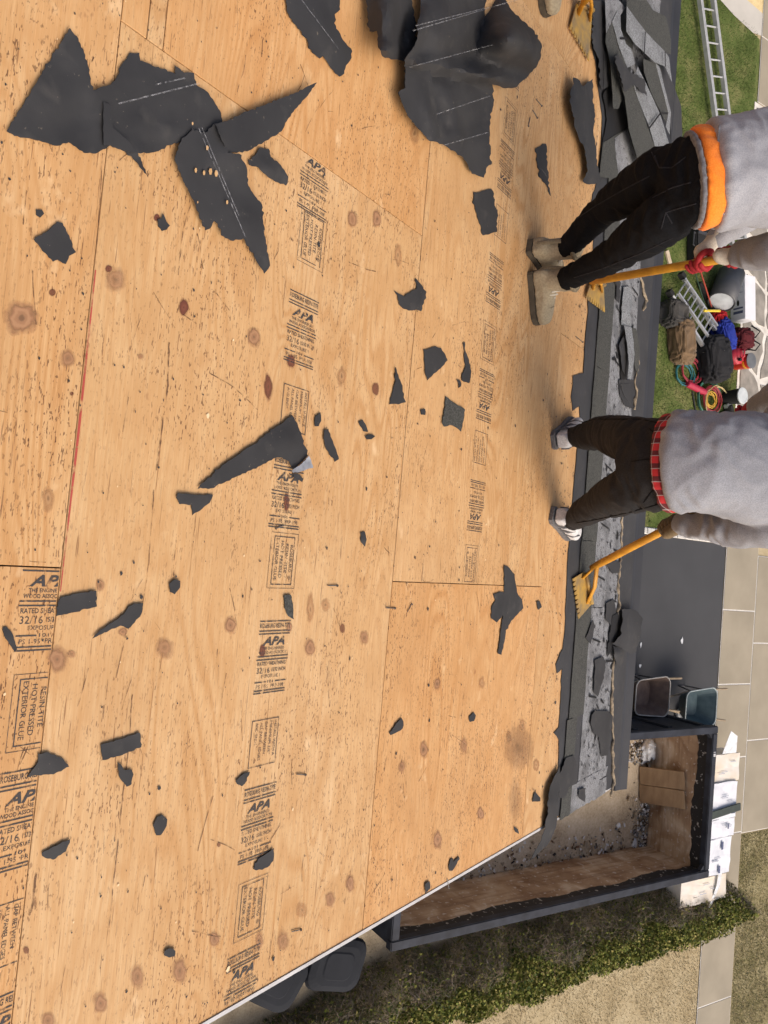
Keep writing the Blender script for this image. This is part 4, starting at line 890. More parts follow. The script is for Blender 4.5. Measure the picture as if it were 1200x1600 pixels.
def shoe(heel, toe, kind, parent):
    d = (toe - heel); L = d.length; d.normalize(); sd_ = NR.cross(d).normalized()
    def P(t, w, h): return heel + d * (t * L) + sd_ * w + NR * h
    prof = [(0.0, .030, .055), (.08, .038, .075), (.25, .040, .085), (.45, .043, .080), (.65, .048, .062), (.82, .048, .05), (.94, .038, .04), (1.0, .02, .03)]
    bm = B(); rr = []
    for t, w_, h in prof:
        w_ *= 1.08
        rr.append([P(t, w_ * math.cos(2 * math.pi * k / 16), .028 + h * (.5 + .5 * math.sin(2 * math.pi * k / 16)) if math.sin(2 * math.pi * k / 16) > -.3 else .028) for k in range(16)])
    loft(bm, rr)
    if kind == 'boot':
        limb(bm, [(P(.22, 0, .07), .048, .043), (P(.24, 0, .13), .047, .045), (P(.25, 0, .185), .05, .048)])
        up_ = fuse('boot_upper', bm, SUEDE, parent, .007, 3, .0025, (30, 30, 30))
        bm = B()
        for k in range(5):
            t = .36 + k * .055; h = .125 - k * .012
            tube(bm, [P(t, -.033, h - .008), P(t + .01, 0, h + .014), P(t + .02, .033, h - .008)], .0034, 5)
        finish('laces', bm, CREAM, up_)
        bm = B(); tube(bm, [P(.25, .05 * math.cos(t), .197) + d * (.047 * math.sin(t)) for t in [k * .5236 for k in range(14)]], .010, 8, False); finish('collar', bm, SUEDE2, up_, smooth=True)
        bm = B(); tube(bm, [P(-.005, 0, .05), P(.0, 0, .1), P(.06, 0, .19)], (.009, .004), 6); finish('heel_seam', bm, SUEDE2, up_)
        bm = B(); tube(bm, [P(.70, .05 * math.cos(t), .036 + .052 * math.sin(t)) for t in [k * .3142 for k in range(11)]], .0032, 6); finish('toe_seam', bm, SUEDE2, up_)
        o2 = [(0, .028), (.05, .036), (.3, .038), (.45, .042), (.68, .05), (.85, .049), (.96, .036), (1.0, .015)]; hs = .024; m_ = SOLE
    else:
        limb(bm, [(P(.18, 0, .05), .036, .036), (P(.22, 0, .095), .038, .04)])
        up_ = fuse('sneaker_upper', bm, SNK, parent, .006, 3)
        for ss in (-1, 1):
            bm = B()
            for t in (.12, .34, .56):
                tube(bm, [P(t, ss * .047, .032), P(t + .06, ss * .05, .06), P(t + .13, ss * .036, .088)], [.004, .006, .004], 6)
            finish('side_overlay', bm, SNKG, up_)
        bm = B()
        for k in range(4): t = .38 + k * .07; tube(bm, [P(t, -.025, .10 - k * .012), P(t, 0, .112 - k * .014), P(t, .025, .10 - k * .012)], .0028, 5)
        finish('laces', bm, SNKG, up_)
        o2 = [(-.02, .03), (.05, .042), (.3, .042), (.5, .045), (.7, .052), (.86, .05), (.97, .036), (1.02, .012)]; hs = .018; m_ = SNKG
    lo = [P(t, w_ * 1.06, .002) for t, w_ in o2] + [P(t, -w_ * 1.06, .002) for t, w_ in reversed(o2)]
    hi = [p + NR * hs for p in lo]; bm = B(); hexa(bm, lo, hi); bmesh.ops.recalc_face_normals(bm, faces=bm.faces)
    finish('sole', bm, m_, parent)
    return P(.24, 0, .16 if kind == 'boot' else .09)
def hand(c, a, wr, r_, parent, palm_m, finger_m, cuff_len=.07):
    a = a.normalized(); h = (c - wr); p = (h - a * h.dot(a)).normalized(); e1 = -p; e2 = a.cross(p)
    bm = B(); pc = c - p * (r_ + .012)
    limb(bm, [(wr - (pc - wr).normalized() * cuff_len, .046, .042), (wr, .037, .031), (wr.lerp(pc, .6), .042, .030), (pc, .052, .028)])
    g = fuse('glove', bm, palm_m, parent, .006, 4, .002, (30, 30, 30))
    for k, (off, ln) in enumerate(((-.036, 190), (-.012, 215), (.012, 210), (.036, 185))):
        bm = B(); pts = []
        for i in range(9):
            an = math.radians(15 + ln * i / 8); q = r_ + .012 + .004 * (1 if i in (2, 5) else 0)
            pts.append((c + a * off + (e1 * math.cos(an) + e2 * math.sin(an)) * q, .0132 - .0004 * i))
        limb(bm, pts, 8); finish('glove_finger', bm, finger_m, g, smooth=True)
    bm = B(); pts = []
    for i in range(7):
        an = math.radians(-25 - 150 * i / 6); pts.append((c + a * (.052 - .006 * i) + (e1 * math.cos(an) + e2 * math.sin(an)) * (r_ + .014), .0145 - .0004 * i))
    limb(bm, pts, 8); finish('glove_thumb', bm, finger_m, g, smooth=True)
    return g
def head_on(bm, neck, dir_, face, sz=.115):
    """head along dir_, looking along face"""
    d = dir_.normalized(); f = (face - d * face.dot(d)).normalized(); s_ = d.cross(f)
    c = neck + d * .14
    limb(bm, [(neck - d * .06, .06), (neck + d * .05, .055)], 12)
    prof = [(-.115, .045, .05), (-.085, .062, .075), (-.03, .074, .092), (.03, .077, .098), (.075, .066, .084), (.105, .035, .045)]
    rings(bm, [(c + d * h, s_ * a, f * b) for h, a, b in prof], 18)
    limb(bm, [(c + f * .088 + d * .012, .012), (c + f * .112 - d * .022, .016), (c + f * .09 - d * .03, .013)], 8)     # nose
    for k in (-1, 1): limb(bm, [(c + s_ * k * .077 + d * .015, .012, .02), (c + s_ * k * .082 - d * .02, .009, .015)], 8)  # ears
    limb(bm, [(c + f * .082 - d * .058 - s_ * .02, .009), (c + f * .086 - d * .06, .011), (c + f * .082 - d * .058 + s_ * .02, .009)], 8)  # mouth
    return c, d, f, s_
def hairpiece(c, d, f, s_, parent):
    bm = B(); prof = [(-.045, .079, .075), (.0, .084, .092), (.04, .083, .1), (.085, .068, .082), (.118, .03, .04)]
    rings(bm, [(c + d * h - f * .016, s_ * a, f * b) for h, a, b in prof], 18); fuse('hair', bm, HAIR, parent, .01, 2, .004, (40, 40, 40))
    for k in (-1, 1):
        bm = B(); limb(bm, [(c + f * .086 + s_ * k * .03 + d * .018, .010), (c + f * .087 + s_ * k * .031 + d * .018, .009)], 8); finish('eye', bm, HAIR, parent)

def worker(root, legs, hipc, U, torso, neck, headdir, face, arms, mats, wr_leg, leg_r, tor_r):
    """legs: [(ankle, knee, hip)], torso: [(centre, half width, half depth)], arms: [(shoulder, elbow, wrist)]"""
    body = B()
    for an, kn, hp in legs: limb(body, [(an, .03), (an.lerp(kn, .65), .034), (kn, .036), (kn.lerp(hp, .6), .05), (hp, .062)])
    cs = [hipc] + [t[0] for t in torso]
    rl = []
    for i, c in enumerate(cs):
        d = cs[min(i + 1, len(cs) - 1)] - cs[max(i - 1, 0)]; a, b = ((.15, .1) if i == 0 else (torso[i - 1][1] - .03, torso[i - 1][2] - .03)); x_, y_ = cross_axes(d, U, a, b); rl.append((c, x_, y_))
    rings(body, rl); limb(body, [(cs[-1], .07), (neck, .056)])
    for sh, el, wr in arms: limb(body, [(cs[-1].lerp(sh, .5), .07), (sh, .055), (el, .042), (wr, .029)])
    hd = head_on(body, neck, headdir, face)
    bo = fuse('body', body, SKIN, root, .012, 4); hairpiece(*hd, root)
    # trousers: both legs and seat as one garment
    tr = B()
    for an, kn, hp in legs:
        lr = leg_r
        limb(tr, [(an, lr[0]), (an.lerp(kn, .5), lr[1]), (kn, lr[2]), (kn.lerp(hp, .55), lr[3]), (hp, lr[4])], 18)
    d = cs[1] - cs[0]; x0, y0 = cross_axes(d, U, tor_r[0], tor_r[1]); x1, y1 = cross_axes(d, U, tor_r[0] - .012, tor_r[1] - .01)
    mid = (legs[0][2] + legs[1][2]) / 2
    rings(tr, [(mid - d.normalized() * .03, x0 * .85, y0 * .85), (mid.lerp(hipc, .5), x0, y0), (hipc, x1, y1)])
    fuse('trousers', tr, mats['leg'], root, .009, 4, wr_leg * 1.6, (9, 9, 20), .001)
    return bo
def shovel(name, label, apex, hend, plate, group):
    root = empty(name, plate[0], label, 'shovel', group)
    d = (hend - apex).normalized()
    bm = B(); tube(bm, [apex, apex + d * .1, hend], [.0155, .019, .0175], 12); finish('handle', bm, YEL, root, smooth=True)
    bm = B(); c = sum(plate, V((0, 0, 0))) / len(plate)
    # plate = front-left, front-right, back-right, back-left; teeth cut in the front edge
    fl_, fr_, br_, bl_ = plate; lo = []
    inw = ((br_ + bl_) / 2 - (fl_ + fr_) / 2).normalized()
    for k in range(9):
        a, b = fl_.lerp(fr_, k / 9), fl_.lerp(fr_, (k + .62) / 9); n2 = fl_.lerp(fr_, (k + .72) / 9); n3 = fl_.lerp(fr_, (k + .9) / 9)
        lo += [a, b] + ([n2 + inw * .02, n3 + inw * .02] if k < 8 else [])
    lo = lo[:-1] + [fr_, br_, bl_]
    hexa(bm, lo, [p + NR * .005 for p in lo]); bmesh.ops.recalc_face_normals(bm, faces=bm.faces)
    finish('blade', bm, BLADE, root)
    for q in (br_, bl_):
        bm = B(); q2 = q.lerp((fl_ + fr_) / 2, .25) + NR * .006
        tube(bm, [apex + d * .05, apex.lerp(q, .5) + NR * .02, q2], [(.014, .009), (.015, .008), (.016, .006)], 8); finish('yoke', bm, YEL, root, smooth=True)
    bm = B(); tube(bm, [bl_.lerp(br_, .05) + NR * .012, bl_.lerp(br_, .95) + NR * .012], .011, 8); finish('fulcrum', bm, BLADE, root, smooth=True)
    return root
YEL = simple('yellow_fibreglass', (.62, .30, .025), (.42, .19, .02), .45, 18, bmp=.1)
BLADE = simple('worn_yellow_steel', (.58, .35, .06), (.22, .17, .11), .5, 16, metal=.25)

# ---- worker in black jeans and tan boots
w1 = empty('person', RN(832, 410), 'worker in black jeans, tan boots, orange shirt hem and grey hoodie, bending with a shovel', 'person', M=Matrix.Translation(RN(832, 410)))
aL = shoe(RN(822, 384), RN(822, 384) + DS * .285 + V((.04, 0, 0)), 'boot', w1)
aR = shoe(RN(828, 424), RN(838, 508), 'boot', w1)
hb = 2.06
hipc = JY(1080, 282, hb); U = (JY(1093, 351, hb) - JY(1070, 212, hb)).normalized()
hL, hR = JY(1034, 270, hb + .02), JY(1046, 338, hb + .03); kL, kR = JY(945, 326, 2.20), JY(952, 403, 2.22)
legs = [(aL, kL, hL), (aR, kR, hR)]
T1 = [(JY(1106, 278, 2.10), .15, .115), (JY(1150, 267, 2.22), .16, .12), (JY(1205, 262, 2.38), .185, .125), (JY(1245, 262, 2.50), .17, .11)]
neck = JY(1275, 275, 2.62); hdir = neck - T1[2][0]
sh1, sh2 = T1[3][0] - U * .19 + V((0, .02, 0)), T1[3][0] + U * .19 + V((0, .02, 0))
apex1 = RN(924, 440, .07); gripA, gripB = JY(1092, 409, 2.62), JY(1138, 403, 2.60)
hend1 = gripB + (gripB - apex1).normalized() * .10
el1, el2 = JY(1185, 325, 2.78), JY(1222, 392, 2.50); wr1 = JY(1121, 373, 2.66); wr2 = JY(1158, 398, 2.575)
arms = [(sh1, el1, wr1), (sh2, el2, wr2)]
worker(w1, legs, hipc, U, T1, neck, hdir, V((.5, .8, -.5)), arms, {'leg': DENIM}, .006, (.047, .053, .061, .079, .088), (.162, .124))
d = T1[0][0] - hipc
bm = B(); rings(bm, [(hipc + d * f, *cross_axes(d, U, .166, .128)) for f in (-.10, .22)], 28); fuse('belt', bm, BELTM, w1, .009, 2)
bm = B(); rings(bm, [(hipc.lerp(T1[1][0], f), *cross_axes(d, U, a, a * .76)) for f, a in ((.10, .172), (.2, .176), (.5, .170))], 28); fuse('shirt_hem', bm, ORANGE, w1, .009, 3, .006, (20, 20, 9))
bm = B(); rings(bm, [(hipc.lerp(T1[1][0], .45), *cross_axes(d, U, .178, .135)), (hipc.lerp(T1[1][0], .52), *cross_axes(d, U, .190, .15))] + [(c, *cross_axes(T1[3][0] - T1[0][0], U, a + .022, b + .025)) for c, a, b in T1[1:]], 28)
for sh, el, wr in arms: limb(bm, [(T1[3][0].lerp(sh, .6), .09), (sh, .085), (sh.lerp(el, .5), .074), (el, .068), (el.lerp(wr, .55), .056), (wr.lerp(el, .06), .047)], 16)
limb(bm, [(T1[3][0] - V((0, .05, -.07)) - U * .08, .07), (T1[3][0] - V((0, .06, -.09)), .085), (T1[3][0] - V((0, .05, -.07)) + U * .08, .07)], 14)   # hood
fuse('hoodie', bm, GREY1, w1, .009, 4, .014, (9, 9, 6), .001)
ax1 = hend1 - apex1
hand(gripA, ax1, wr1, .019, w1, CREAM, REDG); hand(gripB, ax1, wr2, .019, w1, CREAM, REDG)
s1_ = shovel('roofing_shovel', 'yellow shovel held by the worker in the orange shirt hem', apex1, hend1, [RN(914, 466, .012), RN(944, 488, .012), RN(942, 446, .02), RN(922, 440, .02)], 'yellow tear-off shovels')

# ---- worker in charcoal sweatpants and white sneakers
w2 = empty('person', RN(868, 748), 'worker in charcoal sweatpants, white sneakers, red plaid shirt tail and grey sweatshirt', 'person', M=Matrix.Translation(RN(868, 748)))
aL = shoe(RN(861, 690), RN(861, 690) + (RN(905, 655) - RN(861, 690)).normalized() * .27, 'sneaker', w2)
aR = shoe(RN(859, 803), RN(859, 803) + (RN(905, 848) - RN(859, 803)).normalized() * .27, 'sneaker', w2)
hb = 2.34
hipc = JY(1046, 724, hb); U = (JY(1050, 802, hb) - JY(1064, 648, hb)).normalized()
hL, hR = JY(996, 690, hb + .01), JY(992, 762, hb + .01); kL, kR = JY(943, 677, 2.52), JY(938, 786, 2.50)
legs = [(aL, kL, hL), (aR, kR, hR)]
T2 = [(JY(1080, 721, 2.36), .158, .125), (JY(1125, 722, 2.46), .162, .13), (JY(1180, 734, 2.60), .18, .135), (JY(1222, 742, 2.72), .17, .11)]
neck = JY(1255, 748, 2.86); hdir = neck - T2[2][0]
sh1, sh2 = T2[3][0] - U * .20, JY(1222, 822, 2.72)
apex2 = RN(925, 887, .07); gripA = JY(1050, 822, 2.80)
hend2 = gripA + (gripA - apex2).normalized() * .28
el1, el2 = JY(1246, 606, 2.84), JY(1140, 824, 2.72); wr1 = JY(1184, 636, 2.94); wr2 = JY(1068, 818, 2.76)
arms = [(sh1, el1, wr1), (sh2, el2, wr2)]
worker(w2, legs, hipc, U, T2, neck, hdir, V((.1, .7, -.8)), arms, {'leg': SWEAT}, .006, (.048, .062, .072, .086, .094), (.178, .135))
d = T2[0][0] - hipc
bm = B(); rings(bm, [(hipc.lerp(T2[0][0], f), *cross_axes(d, U, a, a * .76)) for f, a in ((-.16, .180), (.2, .182), (.7, .176))], 28); fuse('plaid_shirt_tail', bm, PLAID, w2, .009, 3, .005, (20, 20, 9))
bm = B(); rings(bm, [(hipc.lerp(T2[0][0], .34), *cross_axes(d, U, .184, .142)), (hipc.lerp(T2[0][0], .6), *cross_axes(d, U, .188, .152))] + [(c, *cross_axes(T2[3][0] - T2[0][0], U, a + .02, b + .025)) for c, a, b in T2], 28)
for sh, el, wr in arms: limb(bm, [(T2[3][0].lerp(sh, .6), .09), (sh, .085), (sh.lerp(el, .5), .076), (el, .07), (el.lerp(wr, .55), .060), (wr.lerp(el, .05), .05)], 16)
fuse('sweatshirt', bm, GREY2, w2, .009, 4, .014, (6, 6, 13), .001)
hand(gripA, hend2 - apex2, wr2, .019, w2, BROWNG, BROWNG)
gl = JY(1161, 646, 2.97); hand(gl, (gl - wr1).cross(V((0, 0, 1))), wr1, .016, w2, REDG, REDG)
shovel('roofing_shovel', 'yellow shovel held by the worker in white sneakers', apex2, hend2, [RN(894, 904, .012), RN(903, 967, .012), RN(922, 945, .02), RN(912, 893, .02)], 'yellow tear-off shovels')

# ---- seams, pockets and hems that follow the cloth
from mathutils.bvhtree import BVHTree
def kid(root, nm): return [c for c in bpy.data.objects if c.parent == root and c.name.split('.')[0] == nm][0]
def bvh(o):
    M = MW[o.name]; return BVHTree.FromPolygons([M @ v_.co for v_ in o.data.vertices], [tuple(p.vertices) for p in o.data.polygons])
def seam(o, tree, pts, r_, mat, name='seam', off=.0005):
    q = []
    for a, b in zip(pts, pts[1:]):
        for k in range(7):
            h = tree.ray_cast(CAM, ray(a[0] + (b[0] - a[0]) * k / 7, a[1] + (b[1] - a[1]) * k / 7).normalized())
            if h[0] is not None: q.append(h[0] + h[1] * off)
    if len(q) > 3: bm = B(); tube(bm, q, r_, 6); finish(name, bm, mat, o, smooth=True)
STITCH = fabric('faded_seam', (.016, .016, .019), (.028, .028, .032), 200); STITCH2 = fabric('dark_seam', (.006, .006, .006), (.01, .01, .01), 200); RIB = fabric('rib_knit', (.20, .205, .225), (.30, .305, .33), 320)
tr = kid(w1, 'trousers'); tt = bvh(tr)
for l in ([(1072, 245), (1050, 262), (1030, 262), (1022, 240)], [(1088, 318), (1062, 325), (1040, 332), (1032, 362)], [(1080, 285), (1050, 293), (1015, 312)], [(1015, 275), (975, 296), (930, 322), (890, 350)], [(1050, 372), (1000, 396), (940, 420), (890, 436)], [(1018, 238), (1030, 262)], [(1040, 332), (1052, 352)]): seam(tr, tt, l, .0022, STITCH)
tr = kid(w2, 'trousers'); tt = bvh(tr)
for l in ([(1040, 715), (1010, 718), (982, 722)], [(1062, 668), (1000, 655), (930, 655), (895, 664)], [(1040, 785), (985, 800), (930, 812), (895, 818)], [(1052, 690), (1030, 682), (1012, 668)], [(1038, 760), (1018, 768), (1004, 788)]): seam(tr, tt, l, .0025, STITCH2)
hd1 = kid(w1, 'hoodie'); tt = bvh(hd1)
seam(hd1, tt, [(1124, 196), (1122, 230), (1122, 270), (1126, 310), (1132, 340)], .004, RIB, 'hem_rib')
hd2 = kid(w2, 'sweatshirt'); tt = bvh(hd2)
pass

# ---- a third worker mostly outside the top of the picture: one boot and a shovel show
dl = RN(850, 28) - RN(838, 508)
w3 = copytree(w1, dl); w3['label'] = 'worker at the top edge, only the tip of a tan boot showing'
shovel('roofing_shovel', 'yellow shovel at the top edge beside the loose shingles', RN(912, 4, .07), RN(912, 4, .07) + (hend1 - apex1) * 1.0 + V((-.25, -.1, .1)), [RN(889, 44, .012), RN(919, 96, .012), RN(924, 18, .02), RN(900, 6, .02)], 'yellow tear-off shovels')
# ================================================================ dumpster and what is in it
DX0, DX1, DY0, DY1, DH = 2.36, 4.80, 5.46, 11.62, 1.45
NAVY = simple('dumpster_paint', (.038, .043, .056), (.02, .022, .028), .6, 5, bmp=.2, bscale=20, spec=.2)
def rustwall():
    mt, t, b, o = newmat('worn_dumpster_inside'); v = coords(t, rnd=False)
    n1 = nz(t, v, 2.2, 7, .6); n2 = nz(t, nd(t, 'VectorMath', {0: v, 1: (1.0, .5, 9)}, operation='MULTIPLY').outputs[0], 2.0, 5)
    c = ramp(t, n1, [(.3, (.22, .125, .065)), (.5, (.42, .30, .19)), (.68, (.60, .51, .39))])
    c = mix(t, ramp(t, n2, [(.5, 0.0), (.68, .6)]), c, (.20, .12, .07))
    z = nd(t, 'SeparateXYZ', {0: v}).outputs[2]                     # paint survives in a ragged band below the rim
    band = ramp(t, mth(t, 'ADD', z, mth(t, 'MULTIPLY', mth(t, 'SUBTRACT', nz(t, v, 1.6, 4), .5), .28)), [(.0, 0.0), (.5, 0.0)])
    bd = mth(t, 'GREATER_THAN', mth(t, 'ADD', z, mth(t, 'MULTIPLY', mth(t, 'SUBTRACT', nz(t, v, 1.4, 4), .5), .35)), 1.13)
    c = mix(t, bd, c, (.016, .015, .015)); c = mix(t, ramp(t, nz(t, v, 14, 5), [(.60, 0.0), (.68, .7)]), c, (.62, .59, .54))
    t.links.new(c, b.inputs['Base Color']); b.inputs['Roughness'].default_value = .8; bump(t, b, n1, .3, .02); return mt
RUST = rustwall()
DIRT = turf('dumpster_dirt', [(.3, (.30, .22, .14)), (.5, (.52, .42, .29)), (.7, (.66, .56, .42))], 2.5, 30)
dm = empty('dumpster', V(((DX0 + DX1) / 2, (DY0 + DY1) / 2, 0)), 'long dark open-top dumpster standing on the driveway below the rake edge', 'dumpster')
cx, cy, Lx, Ly = (DX0 + DX1) / 2, (DY0 + DY1) / 2, DX1 - DX0, DY1 - DY0
for nm, c, sz in (('side_wall', V((DX0 + .06, cy, .78)), (.05, Ly - .12, 1.24)), ('side_wall', V((DX1 - .06, cy, .78)), (.05, Ly - .12, 1.24)), ('end_wall', V((cx, DY1 - .06, .78)), (Lx - .18, .05, 1.24)), ('tail_gate', V((cx, DY0 + .06, .78)), (Lx - .18, .05, 1.24))):
    finish(nm, bxo(c, sz), RUST, dm)
for c, sz in ((V((DX0 + .028, cy, .76)), (.012, Ly - .1, 1.2)), (V((DX1 - .028, cy, .76)), (.012, Ly - .1, 1.2)), (V((cx, DY1 - .028, .76)), (Lx - .1, .012, 1.2)), (V((cx, DY0 + .028, .76)), (Lx - .1, .012, 1.2))): finish('outer_skin', bxo(c, sz), NAVY, dm)
finish('floor', bxo(V((cx, cy, .19)), (Lx - .18, Ly - .18, .06)), DIRT, dm)
for c, sz in ((V((DX0 + .06, cy, DH - .06)), (.12, Ly, .12)), (V((DX1 - .06, cy, DH - .06)), (.12, Ly, .12)), (V((cx, DY1 - .06, DH - .062)), (Lx - .24, .12, .116)), (V((cx, DY0 + .06, DH - .062)), (Lx - .24, .12, .116))):
    bm = bxo(c, sz); bmesh.ops.bevel(bm, geom=bm.edges[:], offset=.012, segments=2, affect='EDGES'); finish('rim_rail', bm, NAVY, dm)
for sx in (DX0 + .015, DX1 - .015):
    for k in range(8):
        yy = DY0 + .25 + k * (Ly - .5) / 7; finish('rib', bxo(V((sx, yy, .74)), (.06, .1, 1.16)), NAVY, dm)
    finish('skid_rail', bxo(V((sx + (.25 if sx < cx else -.25), cy, .08)), (.12, Ly - .1, .16)), NAVY, dm)
for sgn in (0, 1):
    finish('corner_gusset', bxo(V((DX1 - .13 if sgn else DX0 + .13, DY1 - .13, DH - .055)), (.1, .1, .06), Matrix.Rotation(.785, 3, 'Z')), NAVY, dm)
bm = B()
for k, (a, b) in enumerate(((.0, .01), (.035, .02), (.06, .02))): box(bm, V((DX0 + .42 + a, DY1 - .06, DH - .002)), (b, .05, .01))
tag(finish('stencil_marks', bm, simple('white_stencil', (.75, .75, .75), None, .6, 9), dm), kind='stuff')
PLK = simple('old_board', (.34, .235, .135), (.24, .155, .085), .8, 3, stretch=(1, 9, 1), bmp=.3)
def plank(name, c, sz, rz, label, cat, mat=PLK, tilt=0.0, group=None):
    bm = bxo(V(c), sz, (Matrix.Rotation(rz, 3, 'Z') @ Matrix.Rotation(tilt, 3, 'Y'))); bmesh.ops.bevel(bm, geom=bm.edges[:], offset=.004, segments=1, affect='EDGES')
    return tag(finish(name, bm, mat), label, cat, group)
a, b = G(1000, 1208, .25), G(1070, 1208, .25)
for y0, y1, lb in ((1211, 1220, 'upper'), (1239, 1250, 'lower')):
    p, q = G(1000, y0, .245), JY(1070, y1, 11.50); x_ = (q - p).normalized(); s_ = V((1, 0, 0)); s_ = (s_ - x_ * s_.dot(x_)).normalized(); rot = Matrix((x_, s_, x_.cross(s_))).transposed()
    bm = bxo((p + q) / 2, ((q - p).length, .30, .045), rot); bmesh.ops.bevel(bm, geom=bm.edges[:], offset=.006, segments=1, affect='EDGES')
    tag(finish('board', bm, PLK), 'brown board leaning on the far dumpster wall, ' + lb + ' of two', 'board')
bm = B(); rn = random.Random(8); ic = []
for k in range(1500):
    t = rn.random()
    if t < .45: x, y = G(rn.gauss(1016, 15), rn.gauss(1285, 26), .22)[:2]
    elif t < .7: x, y = G(rn.gauss(1000, 14), rn.gauss(1172, 10), .22)[:2]
    else: x, y = rn.uniform(4.15, 4.70), rn.uniform(6.2, 11.0); x = 4.72 - abs(rn.gauss(0, .22))
    x = min(4.70, max(2.46, x)); y = min(11.5, max(5.6, y)); r0 = rn.uniform(.008, .035) * (2 if rn.random() < .05 else 1)
    vs = box(bm, V((x, y, .225 + rn.uniform(0, .05))), (r0 * rn.uniform(.6, 2.2), r0, r0 * .4), Matrix.Rotation(rn.uniform(0, 3), 3, 'Z') @ Matrix.Rotation(rn.uniform(-.7, .7), 3, 'X'))
    ic.append(rn.choice((0, 1, 1, 1, 2, 3, 3, 4)))
for i, f in enumerate(bm.faces): f.material_index = ic[i // 6]
tag(finish('dumpster_rubble', bm, [simple('rubble_brown', (.14, .09, .055), None, .9, 20), simple('rubble_tan', (.36, .29, .20), None, .9, 20), simple('rubble_grey', (.2, .2, .2), None, .9, 20), simple('rubble_white', (.75, .74, .72), None, .7, 20), simple('rubble_dark', (.04, .035, .03), None, .9, 20)], M=Matrix.Translation((3.6, 9, .22))), kind='stuff')
def crumple(name, c, sz, mat, label, cat, seed, group=None):
    bm = B(); bmesh.ops.create_icosphere(bm, subdivisions=3, radius=1.0); rn = random.Random(seed)
    for q in bm.verts:
        n = noise.noise_vector(q.co * 1.7 + V((seed, 0, 0))); q.co = q.co * (1 + .45 * n.x) + n * .25
        q.co.z = max(q.co.z, -.55)
        q.co = V((q.co.x * sz[0], q.co.y * sz[1], (q.co.z + .55) * sz[2])) + c
    return tag(finish(name, bm, mat, M=Matrix.Translation(c)), label, cat, group)
PLAS = simple('clear_plastic', (.80, .82, .83), (.55, .57, .58), .25, 12, spec=.6)
crumple('plastic_wrap', V((*G(1030, 1283, .22)[:2], .22)), (.10, .22, .10), PLAS, 'crumpled clear plastic in the dumpster below the boards', 'plastic', 3)
crumple('plastic_wrap', V((*G(1008, 1170, .22)[:2], .22)), (.20, .16, .12), PLAS, 'crumpled plastic and foil heap in the upper dumpster corner', 'plastic', 5)
crumple('paper_scrap', V((*G(990, 1317, .22)[:2], .22)), (.09, .05, .03), PLAS, 'flat white paper scrap on the dumpster floor near the right wall', 'paper', 9)
crumple('paper_scrap', V((*G(965, 1289, .22)[:2], .22)), (.045, .04, .03), PLAS, 'small white scrap alone on the dumpster floor', 'paper', 10)

# ================================================================ wrapped bundles behind the dumpster
WRAP = simple('white_wrap', (.80, .82, .85), (.68, .70, .74), .35, 7, bmp=.3, bscale=14, bdist=.01)
TANW = simple('wrapped_lumber', (.70, .60, .45), (.80, .77, .71), .4, 3, bmp=.2); PRN = simple('navy_print', (.07, .085, .16), (.1, .12, .2), .5, 20, bmp=0)
pal = empty('pallet', V((4.4, 13.2, 0)), 'low wooden pallet under the white wrapped bundles', 'pallet')
for k in range(9): finish('deck_board', bxo(V((3.05 + k * .36, 12.98, .12)), (.1, 1.0, .022)), PLK, pal)
for yy in (12.55, 12.98, 13.4): finish('stringer', bxo(V((4.5, yy, .055)), (3.0, .04, .10)), PLK, pal)
def bundle(p0, p1, z0, z1, mat, label, prints=(), seed=1, y0=12.75):
    """p0,p1: photo px of the top's upper and lower street-side corners"""
    A, C = G(*p0, z1), G(*p1, z1); y1 = (A.y + C.y) / 2; bm = B(); rn = random.Random(seed)
    box(bm, V(((A.x + C.x) / 2, (y0 + y1) / 2, (z0 + z1) / 2)), (C.x - A.x, y1 - y0, z1 - z0))
    bmesh.ops.subdivide_edges(bm, edges=bm.edges[:], cuts=5, use_grid_fill=True)
    for q in bm.verts: q.co += noise.noise_vector(q.co * 5 + V((seed, 0, 0))) * .018
    o = tag(finish('wrapped_bundle', bm, mat, smooth=False), label, 'bundle', 'wrapped bundles stacked behind the dumpster')
    for (u, v_, su, sv) in prints:
        P = V((A.x + (C.x - A.x) * u, y1 + (y0 - y1) * v_, z1 + .02)); finish('print_block', bxo(P, ((C.x - A.x) * su, (y1 - y0) * sv, .004)), PRN, o)
    for k in range(3):
        P = V((A.x + (C.x - A.x) * rn.uniform(.25, .7), y1 + (y0 - y1) * rn.uniform(.2, .6), z1 + .02)); finish('print_line', bxo(P, (.012, .18, .003)), simple('grey_print', (.45, .48, .55), None, .5, 20, bmp=0), o)
    return o
bundle((1158, 1176), (1152, 1219), .14, .52, TANW, 'tan lumber bundle in clear wrap, uppermost behind the dumpster', seed=2)
bundle((1152, 1220), (1149, 1276), .14, .56, WRAP, 'white wrapped bundle with two navy print blocks, above the green strap', [(.8, .12, .16, .13), (.82, .52, .16, .13)], 3)
bundle((1149, 1277), (1146, 1305), .14, .55, WRAP, 'white wrapped bundle just below the green strap', [(.4, .25, .3, .04)], 4)
bundle((1146, 1306), (1136, 1363), .14, .54, WRAP, 'longest white wrapped bundle with two upright navy print blocks', [(.2, .35, .22, .07), (.85, .42, .2, .07)], 5)
bundle((1136, 1364), (1132, 1402), .14, .46, TANW, 'tan bundle in clear wrap at the hedge end', [], 6, 12.3)
A = G(1138, 1267, .60); bm = bxo(V((A.x, A.y - .12, .60)), (.13, .95, .03), Matrix.Rotation(.1, 3, 'Z')); tag(finish('strap_board', bm, simple('dark_green_strap', (.045, .06, .05), None, .6, 12)), 'dark green strap board lying across the white bundles', 'strap')
